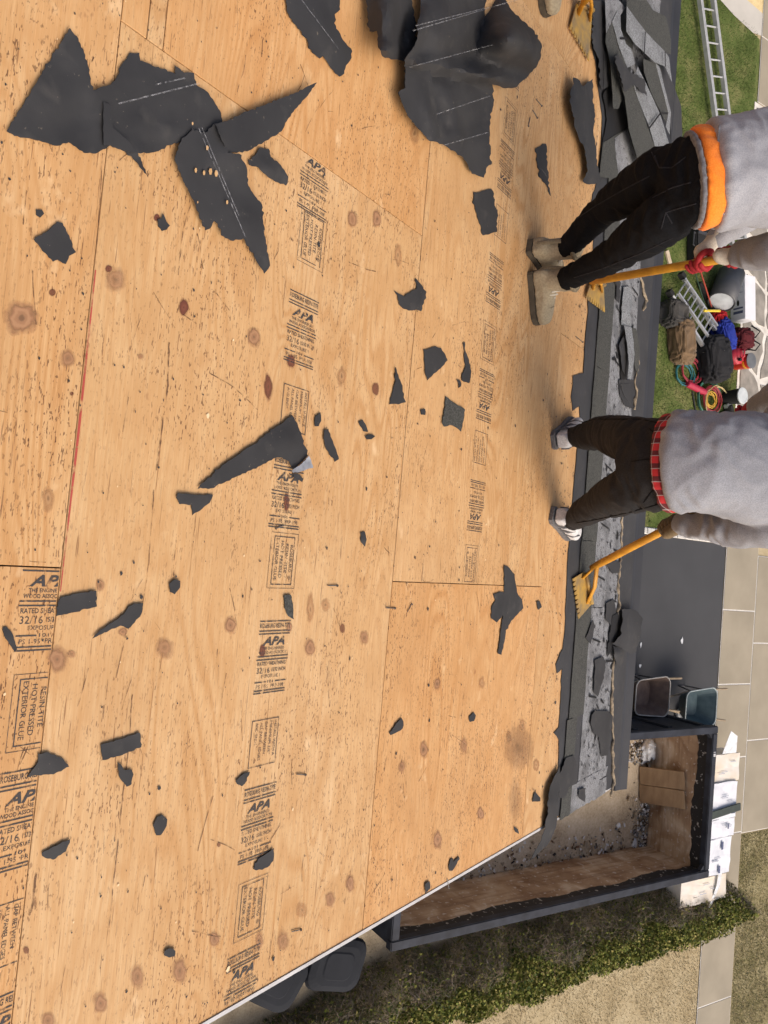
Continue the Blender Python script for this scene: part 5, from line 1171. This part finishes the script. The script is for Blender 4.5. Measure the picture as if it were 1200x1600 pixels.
def tri_sheet(name, pts, mat, label, cat):
    bm = B(); hexa(bm, pts, [p + V((0, 0, .006)) for p in pts]); return tag(finish(name, bm, mat), label, cat)
tri_sheet('plastic_flap', [G(1128, 1178, .5), G(1142, 1142, .62), G(1152, 1150, .6), G(1150, 1176, .52)], PLAS, 'clear plastic flap standing at the upper end of the bundles', 'plastic')
bm = B(); tube(bm, [G(1126, 1362, .52), G(1122, 1385, .5), G(1108, 1418, .42)], [(.05, .01), (.055, .01), (.03, .01)], 8); tag(finish('wrap_tail', bm, PLAS), 'twisted white tail of plastic wrap over the hedge end', 'plastic')

# ================================================================ wheelbarrows
WOODH2 = simple('barrow_handle', (.38, .30, .20), (.28, .21, .14), .7, 6); STEEL = simple('barrow_frame', (.06, .06, .065), (.04, .04, .045), .5, 12)
RUBBER = simple('rubber', (.018, .018, .018), (.012, .012, .012), .85, 20)
def barrow(c, label, tmat, rimm):
    root = empty('wheelbarrow', V((c.x, c.y, 0)), label, 'wheelbarrow', 'wheelbarrows parked beside the dumpster')
    prof_top, prof_bot = roundrect(.68, .86, .14), roundrect(.42, .5, .1); zt, zb = .66, .36
    def lp(pr, z, sh, k=1.0): return [V((c.x + x * k * (1 if y > 0 else .86), c.y + y * k + sh, z)) for x, y in pr]
    bm = B(); loft(bm, [lp(prof_top, zt, 0), lp(prof_bot, zb, .03)], False); n = len(prof_bot)
    bm.verts.ensure_lookup_table(); bm.faces.new([bm.verts[n + i] for i in range(n)])
    bmesh.ops.recalc_face_normals(bm, faces=bm.faces)
    finish('tray', bm, tmat, root, smooth=False, mods=(('SOLIDIFY', dict(thickness=.006, offset=0)),))
    bm = B(); q = lp(prof_top, zt, 0); tube(bm, q + [q[0], q[1]], .011, 8, False); finish('tray_rim', bm, rimm, root, smooth=True)
    for s_ in (-1, 1):
        bm = B(); tube(bm, [V((c.x + s_ * .07, c.y - .62, .22)), V((c.x + s_ * .19, c.y, .315)), V((c.x + s_ * .24, c.y + .3, .335)), V((c.x + s_ * .29, c.y + .86, .56))], .019, 8); finish('handle', bm, WOODH2, root)
        bm = B(); tube(bm, [V((c.x + s_ * .22, c.y + .12, .34)), V((c.x + s_ * .25, c.y + .2, .02)), V((c.x + s_ * .25, c.y + .38, .02)), V((c.x + s_ * .25, c.y + .45, .44))], .012, 8); finish('leg', bm, STEEL, root)
    bm = B(); lathe(bm, V((c.x - .045, c.y - .58, .2)), V((1, 0, 0)), [(0, .12), (.015, .19), (.045, .2), (.075, .19), (.09, .12)], 22); wh = finish('wheel', bm, RUBBER, root, smooth=True)
    bm = B(); lathe(bm, V((c.x - .05, c.y - .58, .2)), V((1, 0, 0)), [(0, .03), (.01, .11), (.09, .11), (.1, .03)], 16); finish('rim', bm, STEEL, wh)
    return root
w1p = (G(998, 1090, .65) + G(1040, 1088, .65)) / 2; w2p = (G(1078, 1105, .65) + G(1112, 1105, .65)) / 2
barrow(w1p, 'brown-trayed wheelbarrow nearest the eave beside the dumpster', simple('rusty_tray', (.20, .14, .11), (.12, .085, .07), .6, 9, bmp=.2), simple('pale_rim', (.52, .49, .44), None, .5, 20))
barrow(w2p, 'blue-green trayed wheelbarrow nearest the sidewalk', simple('teal_tray', (.075, .115, .13), (.045, .075, .09), .5, 9, bmp=.2), simple('pale_blue_rim', (.42, .48, .48), None, .5, 20))
crumple('plastic_wrap', V((*G(1065, 1120, 0)[:2], .01)), (.28, .2, .12), PLAS, 'clear plastic sheet crumpled between the two wheelbarrows', 'plastic', 14)
for k, (x, y, wd) in enumerate(((1065, 1001, (.055, .035)), (1001, 1007, (.045, .02)), (1000, 1040, (.03, .03)))):
    P = G(x, y, .012); bm = B(); pl = [(P.x + wd[0] * math.cos(t) * (1 + .5 * math.sin(3 * t + k)), P.y + wd[1] * math.sin(t)) for t in [k_ * .7 for k_ in range(9)]]
    hexa(bm, [(a, b, .0125) for a, b in pl], [(a, b, .02) for a, b in pl]); tag(finish('paper_scrap', bm, PLAS), ('larger white paper scrap in the middle of the driveway', 'small white scrap on the driveway near the eave', 'white scrap on the driveway beside the brown wheelbarrow')[k], 'paper')

# ================================================================ wheeled bins under the rake
BIN = simple('charcoal_plastic', (.022, .0245, .03), (.016, .018, .022), .75, 3, bmp=.1, bscale=60, spec=.12)
def bin_(c, rz, label):
    root = empty('wheeled_bin', V((c.x, c.y, 0)), label, 'bin', 'wheeled bins beside the house'); Rm = Matrix.Translation((c.x, c.y, 0)) @ Matrix.Rotation(rz, 4, 'Z')
    def lp(w_, h_, r_, z, oy=0): return [Rm @ V((x, y + oy, z)) for x, y in roundrect(w_, h_, r_)]
    bm = B(); loft(bm, [lp(.44, .5, .06, .06), lp(.58, .7, .08, 1.0)]); bmesh.ops.recalc_face_normals(bm, faces=bm.faces); finish('body', bm, BIN, root)
    bm = B(); loft(bm, [lp(.62, .76, .16, 1.0), lp(.64, .78, .17, 1.03), lp(.6, .74, .17, 1.075), lp(.46, .58, .14, 1.10)]); lid = finish('lid', bm, BIN, root, smooth=False)
    bm = B(); loft(bm, [lp(.34, .42, .1, 1.098), lp(.30, .38, .09, 1.112)]); finish('lid_panel', bm, BIN, lid)
    bm = B(); tube(bm, [Rm @ V((-.25, -.40, 1.0)), Rm @ V((.25, -.40, 1.0))], .017, 8); finish('handle', bm, BIN, root)
    for s_ in (-1, 1):
        bm = B(); lathe(bm, Rm @ V((s_ * .25 - .03, -.25, .13)), Rm.to_3x3() @ V((1, 0, 0)), [(0, .125), (.06, .125)], 18); finish('wheel', bm, RUBBER, root)
bin_((G(487, 1505, 1.05) + G(560, 1465, 1.05) + G(555, 1530, 1.05) + G(500, 1550, 1.05)) / 4 + V((-.04, 0, 0)), -.25, 'charcoal wheeled bin nearest the dumpster end')
bin_((G(380, 1565, 1.05) + G(465, 1510, 1.05) + G(462, 1540, 1.05) + G(405, 1572, 1.05)) / 4 + V((-.12, 0, 0)), -.55, 'charcoal wheeled bin half hidden under the rake edge')

# ================================================================ hedge
LF = [gm('hedge_leaf_green', (.16, .185, .035)), gm('hedge_leaf_light', (.27, .27, .065)), gm('hedge_leaf_dark', (.06, .085, .022)), gm('hedge_twig_brown', (.20, .155, .105)), gm('hedge_twig_grey', (.22, .19, .16)), gm('hedge_leaf_olive', (.29, .25, .08))]
hd = empty('hedge', V((6.0, 9, 0)), 'low overgrown hedge of green leaves and bare twigs right of the dumpster', 'hedge')
def hx(y): t = max(0, min(1, (y - 4) / 10)); return 5.74 - .16 * t + .42 * max(0, (6.3 - y) / 1.7), 6.92 - .25 * t
rn = random.Random(4); vs, fs, mi = [], [], []
for k in range(85000):
    y = rn.uniform(3.9, 14.25); a, b = hx(y); c0 = (a + b) / 2; hw = (b - a) / 2 * (1 + .18 * noise.noise(V((y * 1.3, 0, 2))))
    if y > 13.6: hw *= max(.25, math.sqrt(max(0, 1 - ((y - 13.6) / .66) ** 2)))
    hgt = .62 * (1 + .3 * noise.noise(V((y * 1.1, 5, 1))))
    an = math.radians(rn.uniform(2, 178)); rr = rn.uniform(.72, 1.04) if rn.random() < .8 else rn.uniform(.2, .8)
    rr *= 1 + .22 * noise.noise(V((y * 2.5, an * 1.5, 9)))
    x = c0 + hw * rr * math.cos(an); z = max(.01, hgt * rr * math.sin(an))
    if noise.noise(V((x * 3, y * 3, z * 3))) < -.25 and rn.random() < .7: continue
    bare = (x - c0) / hw + .7 * noise.noise(V((x * 1.8, y * 1.1, 3))) < -.3
    sz = rn.uniform(.008, .021); i = len(vs); p = V((x, y, z)); d = V((rn.gauss(0, 1), rn.gauss(0, 1), rn.gauss(.35, 1))).normalized(); u, v_ = basis(d)
    if bare and rn.random() < .75:
        L = rn.uniform(.05, .13); vs += [tuple(p - d * L), tuple(p + d * L), tuple(p + d * L * .2 + u * .006)]; fs.append((i, i + 1, i + 2)); mi.append(rn.choice((3, 3, 4, 2)))
    else:
        vs += [tuple(p - u * sz * 1.6), tuple(p + v_ * sz), tuple(p + u * sz * 1.6), tuple(p - v_ * sz)]; fs.append((i, i + 1, i + 2, i + 3)); mi.append(rn.choice((0, 0, 1, 2, 5)))
me = bpy.data.meshes.new('foliage'); me.from_pydata(vs, [], fs)
for c in LF: me.materials.append(c)
me.polygons.foreach_set('material_index', mi); me.transform(MW[hd.name].inverted())
o = bpy.data.objects.new('foliage', me); link(o, hd, MW[hd.name])
bm = B()
for k in range(70):
    y = rn.uniform(4.5, 13.9); a, b = hx(y); x = rn.uniform(a + .2, b - .2); p = V((x, y, 0))
    for j in range(2):
        tube(bm, [p, p + V((rn.uniform(-.1, .1), rn.uniform(-.1, .1), .25)), p + V((rn.uniform(-.3, .3), rn.uniform(-.3, .3), .5))], [.014, .009, .004], 5)
tag(finish('stems', bm, LF[3], hd), kind='stuff')

# ================================================================ tools and bags on the lawn
ALU = simple('aluminium', (.62, .63, .64), (.48, .49, .50), .35, 12, metal=.55, bmp=.05)
def between(bm, p, q, w_, h_):
    d = q - p; x = d.normalized(); s_ = V((0, 0, 1)).cross(x).normalized() if abs(x.z) < .95 else V((1, 0, 0)); zz = x.cross(s_)
    rot = Matrix((x, s_, zz)).transposed(); box(bm, (p + q) / 2, (d.length, w_, h_), rot)
def ladder(p, q, wd, z, name, label, rung=.305, rail=(.03, .08), mat=ALU, feet=False):
    d = (q - p); d.z = 0; L = d.length; x = d.normalized(); s_ = V((0, 0, 1)).cross(x).normalized(); root = empty(name, V((p.x, p.y, 0)), label, 'ladder'); up = V((0, 0, z))
    for k in (-1, 1):
        bm = B(); between(bm, p + s_ * k * wd / 2 + up, q + s_ * k * wd / 2 + up, *rail); finish('rail', bm, mat, root)
        if feet:
            bm = B(); between(bm, p + s_ * k * wd / 2 + up - x * .06, p + s_ * k * wd / 2 + up + x * .06, .09, .1); finish('foot', bm, RUBBER, root)
    k = .15
    while k < L - .05:
        c = p + x * k + up; bm = B(); tube(bm, [c - s_ * wd / 2, c + s_ * wd / 2], .016, 8); finish('rung', bm, mat, root); k += rung
    return root
pa, pb = (G(1092, -60, .1) + G(1112, -60, .1)) / 2, (G(1172, 420, .1) + G(1198, 415, .1)) / 2
pa, pb = G(1101, 2, .1), G(1126, 195, .1)
dd = (pb - pa).normalized(); ladder(pa - dd * 1.2, pb + dd * 2.6, .42, .045, 'extension_ladder', 'long aluminium extension ladder lying flat on the upper lawn', rail=(.075, .08), mat=simple('dull_aluminium', (.50, .51, .51), (.38, .39, .39), .5, 9, metal=.2))
sa, sb = (G(1040, 455, .1) + G(1058, 438, .1)) / 2, (G(1095, 550, .1) + G(1108, 512, .1)) / 2
ladder(sa, sb, .50, .10, 'step_ladder', 'shiny folded aluminium ladder with dark feet among the bags', .26, (.05, .07), feet=True)
ladder(sa + V((.05, .05, 0)), sb - V((.1, .02, 0)), .34, .19, 'step_ladder', 'narrower ladder section folded on top of the shiny ladder', .26, (.03, .05))
def pipe(name, p, q, r_, mat, label, cat, prof=None, inner=None):
    bm = B(); d = (q - p); L = d.length; lathe(bm, p, d, prof or [(0, r_ * .9), (.01, r_), (L - .01, r_), (L, r_ * .9)], 20); o = finish(name, bm, mat, smooth=False, M=Matrix.Translation(p)); return tag(o, label, cat), d.normalized(), L
# dark duct with a pale open end, beside a white carton
p = G(1143, 428, .24); q = p + V((.66, -.34, .06)); bm = B(); d = (q - p).normalized(); u, v_ = basis(d); rr = .235
loft(bm, [[c + u * rr * math.cos(a) + v_ * rr * math.sin(a) for a in [k * math.pi / 12 for k in range(24)]] for c in (p, q)], False)
GDUCT = simple('dark_grey_duct', (.085, .088, .095), (.06, .062, .068), .45, 4, bmp=.05); o = tag(finish('duct_roll', bm, GDUCT, smooth=True, mods=(('SOLIDIFY', dict(thickness=.012, offset=-1)),), M=Matrix.Translation(p)), 'large dark grey rolled flashing beside the white carton', 'roll')
bm = B(); loft(bm, [[q + d * h + u * r_ * math.cos(a) + v_ * r_ * math.sin(a) for a in [k * math.pi / 12 for k in range(24)]] for h, r_ in ((-.06, rr - .016), (-.02, rr - .016))]); finish('pale_inside', bm, simple('pale_lining', (.60, .64, .66), None, .5, 6), o, smooth=False)
A, C = G(1150, 512, 0), G(1168, 432, 0)
bm = bxo(V((G(1160, 468, .15).x, G(1160, 468, .15).y, .16)), (.86, .34, .32), Matrix.Rotation(.12, 3, 'Z')); bmesh.ops.bevel(bm, geom=bm.edges[:], offset=.006, segments=1, affect='EDGES')
cart = tag(finish('carton', bm, simple('white_carton', (.78, .79, .82), (.70, .71, .74), .6, 5, bmp=.05)), 'white cardboard carton with a hand hole and printed lines beside the flashing roll', 'carton')
cb = V((G(1160, 468, .15).x, G(1160, 468, .15).y, 0)); R12 = Matrix.Rotation(.12, 4, 'Z')
def oncart(x, y, z): return cb + (R12 @ V((x, y, z)))
bm = B(); hexa(bm, [oncart(.10 + .06 * math.cos(t), -.1715, .17 + .025 * math.sin(t)) for t in [k * .6283 for k in range(10)]], [oncart(.10 + .06 * math.cos(t), -.173, .17 + .025 * math.sin(t)) for t in [k * .6283 for k in range(10)]]); finish('hand_hole', bm, VOID, cart)
for k, (x, w_) in enumerate(((-.3, .012), (-.2, .012), (-.1, .012), (.2, .03), (.28, .05))): bm = bxo(oncart(x, -.1725, .17), (w_, .002, .2), Matrix.Rotation(.12, 3, 'Z')); finish('printed_line', bm, PRN if k > 2 else simple('grey_print', (.45, .48, .55)), cart)
def bag(name, c, sz, rz, mat, label, cat, seed=1, flat=.5, straps=(), amp=.12):
    bm = B(); bmesh.ops.create_icosphere(bm, subdivisions=5, radius=1.0); Rm = Matrix.Translation(c) @ Matrix.Rotation(rz, 4, 'Z')
    for v_ in bm.verts:
        x, y, z = v_.co; e = lambda t: math.copysign(abs(t) ** flat, t)
        P = V((e(x) * sz[0] / 2, e(y) * sz[1] / 2, e(z) * sz[2] / 2 + sz[2] / 2)); n = noise.noise_vector(v_.co * 2.1 + V((seed * 3, 0, 0)))
        P += V((n.x * sz[0], n.y * sz[1], n.z * sz[2])) * amp * .5 + v_.co * (.045 * (1 - abs(noise.noise(v_.co * 3.2 + n * 1.2 + V((seed, 0, 0)))) * 2.6)) + v_.co * (.012 * noise.noise(v_.co * 14)); P.z = max(0.0, P.z); v_.co = Rm @ P
    o = tag(finish(name, bm, mat, M=Matrix.Translation(c), smooth=True), label, cat)
    for x in straps:
        b2 = B(); h = sz[2]; tube(b2, [Rm @ V((x, sz[1] * .52 * math.cos(t), h / 2 + h * .54 * math.sin(t))) for t in [math.pi * k / 12 for k in range(13)]], (.02, .006), 6); finish('strap', b2, simple('pale_strap', (.35, .33, .30)), o)
    return o
def cl(n, c): return fabric(n, tuple(x * .85 for x in c), c, 60, .9, 8)
g0 = lambda x, y: V((G(x, y).x, G(x, y).y, 0.0))
bag('canvas_bundle', g0(1054, 536), (.80, .42, .32), .16, cl('brown_canvas', (.19, .125, .07)), 'brown canvas tarp bundle at the lawn edge below the eave', 'bundle', 2)
bag('folded_tarp', g0(1044, 493), (.44, .48, .28), .12, cl('grey_fold_fabric', (.065, .062, .058)), 'dark grey folded cloth stack above the brown canvas bundle', 'cloth', 3, .4)
for k in range(4):
    a = g0(1034 + k * 2, 480 + k * 8); 
bag('duffel_bag', g0(1101, 563), (.84, .60, .40), .22, cl('black_canvas', (.026, .026, .028)), 'large black duffel bag with pale piping in the middle of the tools', 'bag', 4, .5, (-.12,))
bag('blue_bag', g0(1117, 527), (.58, .30, .34), .5, cl('royal_blue_fabric', (.025, .045, .30)), 'royal blue fabric bag squeezed beside the black duffel', 'bag', 5)
bag('red_bag', g0(1112, 500), (.22, .30, .24), .2, cl('bright_red_fabric', (.38, .02, .025)), 'small bright red bag above the blue bag', 'bag', 6)
bp = bag('backpack', g0(1143, 533), (.38, .42, .36), .2, cl('maroon_fabric', (.10, .018, .022)), 'maroon and black backpack at the edge of the flagstones', 'backpack', 7)
for k in (-1, 1):
    c = g0(1156, 533 + k * 10); bm = B(); tube(bm, [c + V((-.1, -.1, .30)), c + V((0, .05, .4)), c + V((.12, 0, .34)), c + V((.12, -.14, .28))], .015, 6); finish('strap', bm, RUBBER, bp, smooth=True)
# fuel can and red bucket
c = g0(1138, 559); root = empty('fuel_can', c, 'red plastic fuel can beside the black duffel', 'fuel can'); REDPL = simple('red_plastic', (.55, .05, .07), (.45, .03, .05), .4, 4, bmp=.05)
bm = bxo(c + V((0, -.05, .15)), (.34, .24, .30), Matrix.Rotation(.3, 3, 'Z')); bmesh.ops.bevel(bm, geom=bm.edges[:], offset=.045, segments=3, affect='EDGES'); finish('tank', bm, REDPL, root, smooth=True)
bm = B(); tube(bm, [c + V((-.1, -.05, .30)), c + V((-.08, -.05, .37)), c + V((.05, -.05, .37)), c + V((.07, -.05, .30))], .018, 8); finish('handle', bm, REDPL, root, smooth=True)
bm = B(); lathe(bm, c + V((.1, -.09, .29)), V((.3, 0, 1)), [(0, .03), (.05, .03), (.06, .015)], 12); finish('cap', bm, RUBBER, root)
c = g0(1148, 568); root = empty('bucket', c, 'red bucket with yellow lettering band standing on the flagstones', 'bucket')
bm = B(); lathe(bm, c, V((0, 0, 1)), [(0, .125), (.02, .13), (.34, .15), (.345, .142), (.30, .135), (.03, .12)], 24); finish('pail', bm, simple('red_pail', (.48, .035, .02), (.40, .025, .015), .4, 4, bmp=.05), root, smooth=False)
bm = B(); lathe(bm, c + V((0, 0, .24)), V((0, 0, 1)), [(0, .1462), (.045, .1485)], 24); finish('yellow_band', bm, simple('yellow_print', (.75, .48, .03), (.5, .1, .02), .5, 60, bmp=0), root)
bm = B(); lathe(bm, c + V((0, 0, .346)), V((0, 0, 1)), [(0, .152), (.012, .152), (.016, .12)], 24); finish('lid', bm, simple('grey_lid', (.16, .17, .18)), root)
# hoses and cords
def coil(c, r0, r1, turns, wr, mat, label, z0=.02, ecc=1.0, seed=1, name='hose_coil', cat='hose'):
    bm = B(); rn = random.Random(seed); pts = []
    for k in range(int(turns * 26)):
        t = k / 26 * 2 * math.pi; f = k / (turns * 26); r_ = r0 + (r1 - r0) * f + rn.uniform(-.008, .008)
        pts.append(c + V((r_ * math.cos(t), r_ * ecc * math.sin(t), z0 + wr + .012 * math.sin(t * 1.3) + .03 * (k // 26) * .35 + .012)))
    tube(bm, pts, wr, 6); return tag(finish(name, bm, mat, M=Matrix.Translation(c), smooth=True), label, cat)
def pl_(n, c): return simple(n, c, tuple(x * .8 for x in c), .45, 20, bmp=.05)
cc = g0(1103, 622)
coil(cc, .30, .36, 5, .014, pl_('green_hose', (.05, .17, .12)), 'green hose coil, outer ring of the coiled hoses on the lawn')
coil(cc + V((.03, .06, 0)), .20, .27, 4, .013, pl_('red_hose', (.30, .035, .04)), 'dark red hose coiled inside the green hose', .05)
coil(cc + V((.04, .05, 0)), .10, .17, 3, .011, pl_('yellow_hose', (.60, .36, .05)), 'yellow cord, innermost of the coiled hoses', .05)
coil(cc + V((.10, .22, 0)), .34, .36, 2, .008, pl_('cream_cord', (.65, .52, .25)), 'thin cream cord looped around the coiled hoses', .09, 1.1)
coil(g0(1076, 580), .18, .26, 5, .009, pl_('pink_red_cord', (.42, .05, .07)), 'tangled red extension cord beside the black duffel', .02, 1.2, name='cord_coil', cat='cord')
coil(g0(1067, 585), .16, .24, 5, .009, pl_('teal_cord', (.03, .17, .19)), 'teal extension cord peeking out under the brown bundle', .0, 1.2, name='cord_coil', cat='cord')
def straight(name, x0, y0, x1, y1, r_, mat, label, cat, z=None):
    p, q = g0(x0, y0), g0(x1, y1); zz = V((0, 0, z if z is not None else r_ + .01)); bm = B(); L = (q - p).length; lathe(bm, p + zz, q - p, [(0, r_ * .8), (.012, r_), (L - .012, r_), (L, r_ * .8)], 14); return tag(finish(name, bm, mat, M=Matrix.Translation(p), smooth=False), label, cat)
straight('red_tube', 1068, 600, 1096, 614, .065, pl_('crimson_tube', (.42, .025, .06)), 'thick crimson tube lying above the coiled hoses', 'tube')
straight('black_pipe', 1088, 443, 1112, 490, .05, RUBBER, 'short black pipe left of the flashing roll', 'pipe')
straight('red_pole', 1079, 430, 1096, 484, .014, pl_('red_pole', (.45, .07, .04)), 'thin red pole leaning among the ladders', 'pole', .22)
straight('green_pole', 1070, 425, 1088, 485, .012, pl_('dark_green_pole', (.03, .07, .035)), 'thin dark green pole beside the red pole', 'pole', .2)
straight('level', 1078, 491, 1103, 491, .025, pl_('yellow_level', (.75, .55, .05)), 'yellow spirit level lying across the shiny ladder', 'level', .30)
straight('thin_rod', 1080, 612, 1086, 648, .014, pl_('black_rod', (.03, .03, .03)), 'thin black rod with a pale tip beside the coiled hoses', 'rod')
c = g0(1133, 622); root = empty('paint_pail', c, 'black pail with a white lid near the coiled hoses', 'pail')
bm = B(); lathe(bm, c, V((0, 0, 1)), [(0, .13), (.02, .135), (.36, .15)], 24); finish('pail', bm, RUBBER, root)
bm = B(); lathe(bm, c + V((0, 0, .36)), V((0, 0, 1)), [(0, .158), (.02, .158), (.024, .13), (.018, .125)], 24); finish('lid', bm, simple('white_lid', (.62, .66, .66), (.5, .54, .54), .5, 9), root)
c = g0(1133, 645); root = empty('nail_gun', c, 'black and chrome nail gun between the pail and the red glove', 'nail gun')
for nm, off, sz, mt_ in (('body', (0, 0, .09), (.28, .12, .16), RUBBER), ('magazine', (.08, .12, .05), (.10, .26, .07), STEEL), ('head', (-.12, -.04, .08), (.10, .14, .12), ALU), ('grip', (.05, -.12, .05), (.08, .2, .07), RUBBER)):
    bm = bxo(c + V(off), sz, Matrix.Rotation(.4, 3, 'Z')); bmesh.ops.bevel(bm, geom=bm.edges[:], offset=.018, segments=2, affect='EDGES'); finish(nm, bm, mt_, root)
plank('offcut', (G(1043, 405).x, G(1043, 405).y, .025), (.30, .09, .04), .5, 'small pale wood offcut on the lawn beside the eave', 'offcut', simple('pale_offcut', (.62, .52, .38), (.5, .4, .28), .8, 8))
c = g0(1085, 385); root = empty('tool_case', c, 'open black tool case half hidden behind the worker in black jeans', 'case')
bm = bxo(c + V((0, 0, .12)), (.75, .5, .24), Matrix.Rotation(.1, 3, 'Z')); bmesh.ops.bevel(bm, geom=bm.edges[:], offset=.03, segments=2, affect='EDGES'); finish('shell', bm, RUBBER, root)
for k in (-1, 1): finish('rail', bxo(c + V((k * .16, 0, .25)), (.05, .5, .03), Matrix.Rotation(.1, 3, 'Z')), STEEL, root)
bm = B(); tube(bm, [c + V((-.12, -.26, .2)), c + V((-.12, -.32, .22)), c + V((.12, -.32, .22)), c + V((.12, -.26, .2))], .014, 8); finish('handle', bm, STEEL, root)
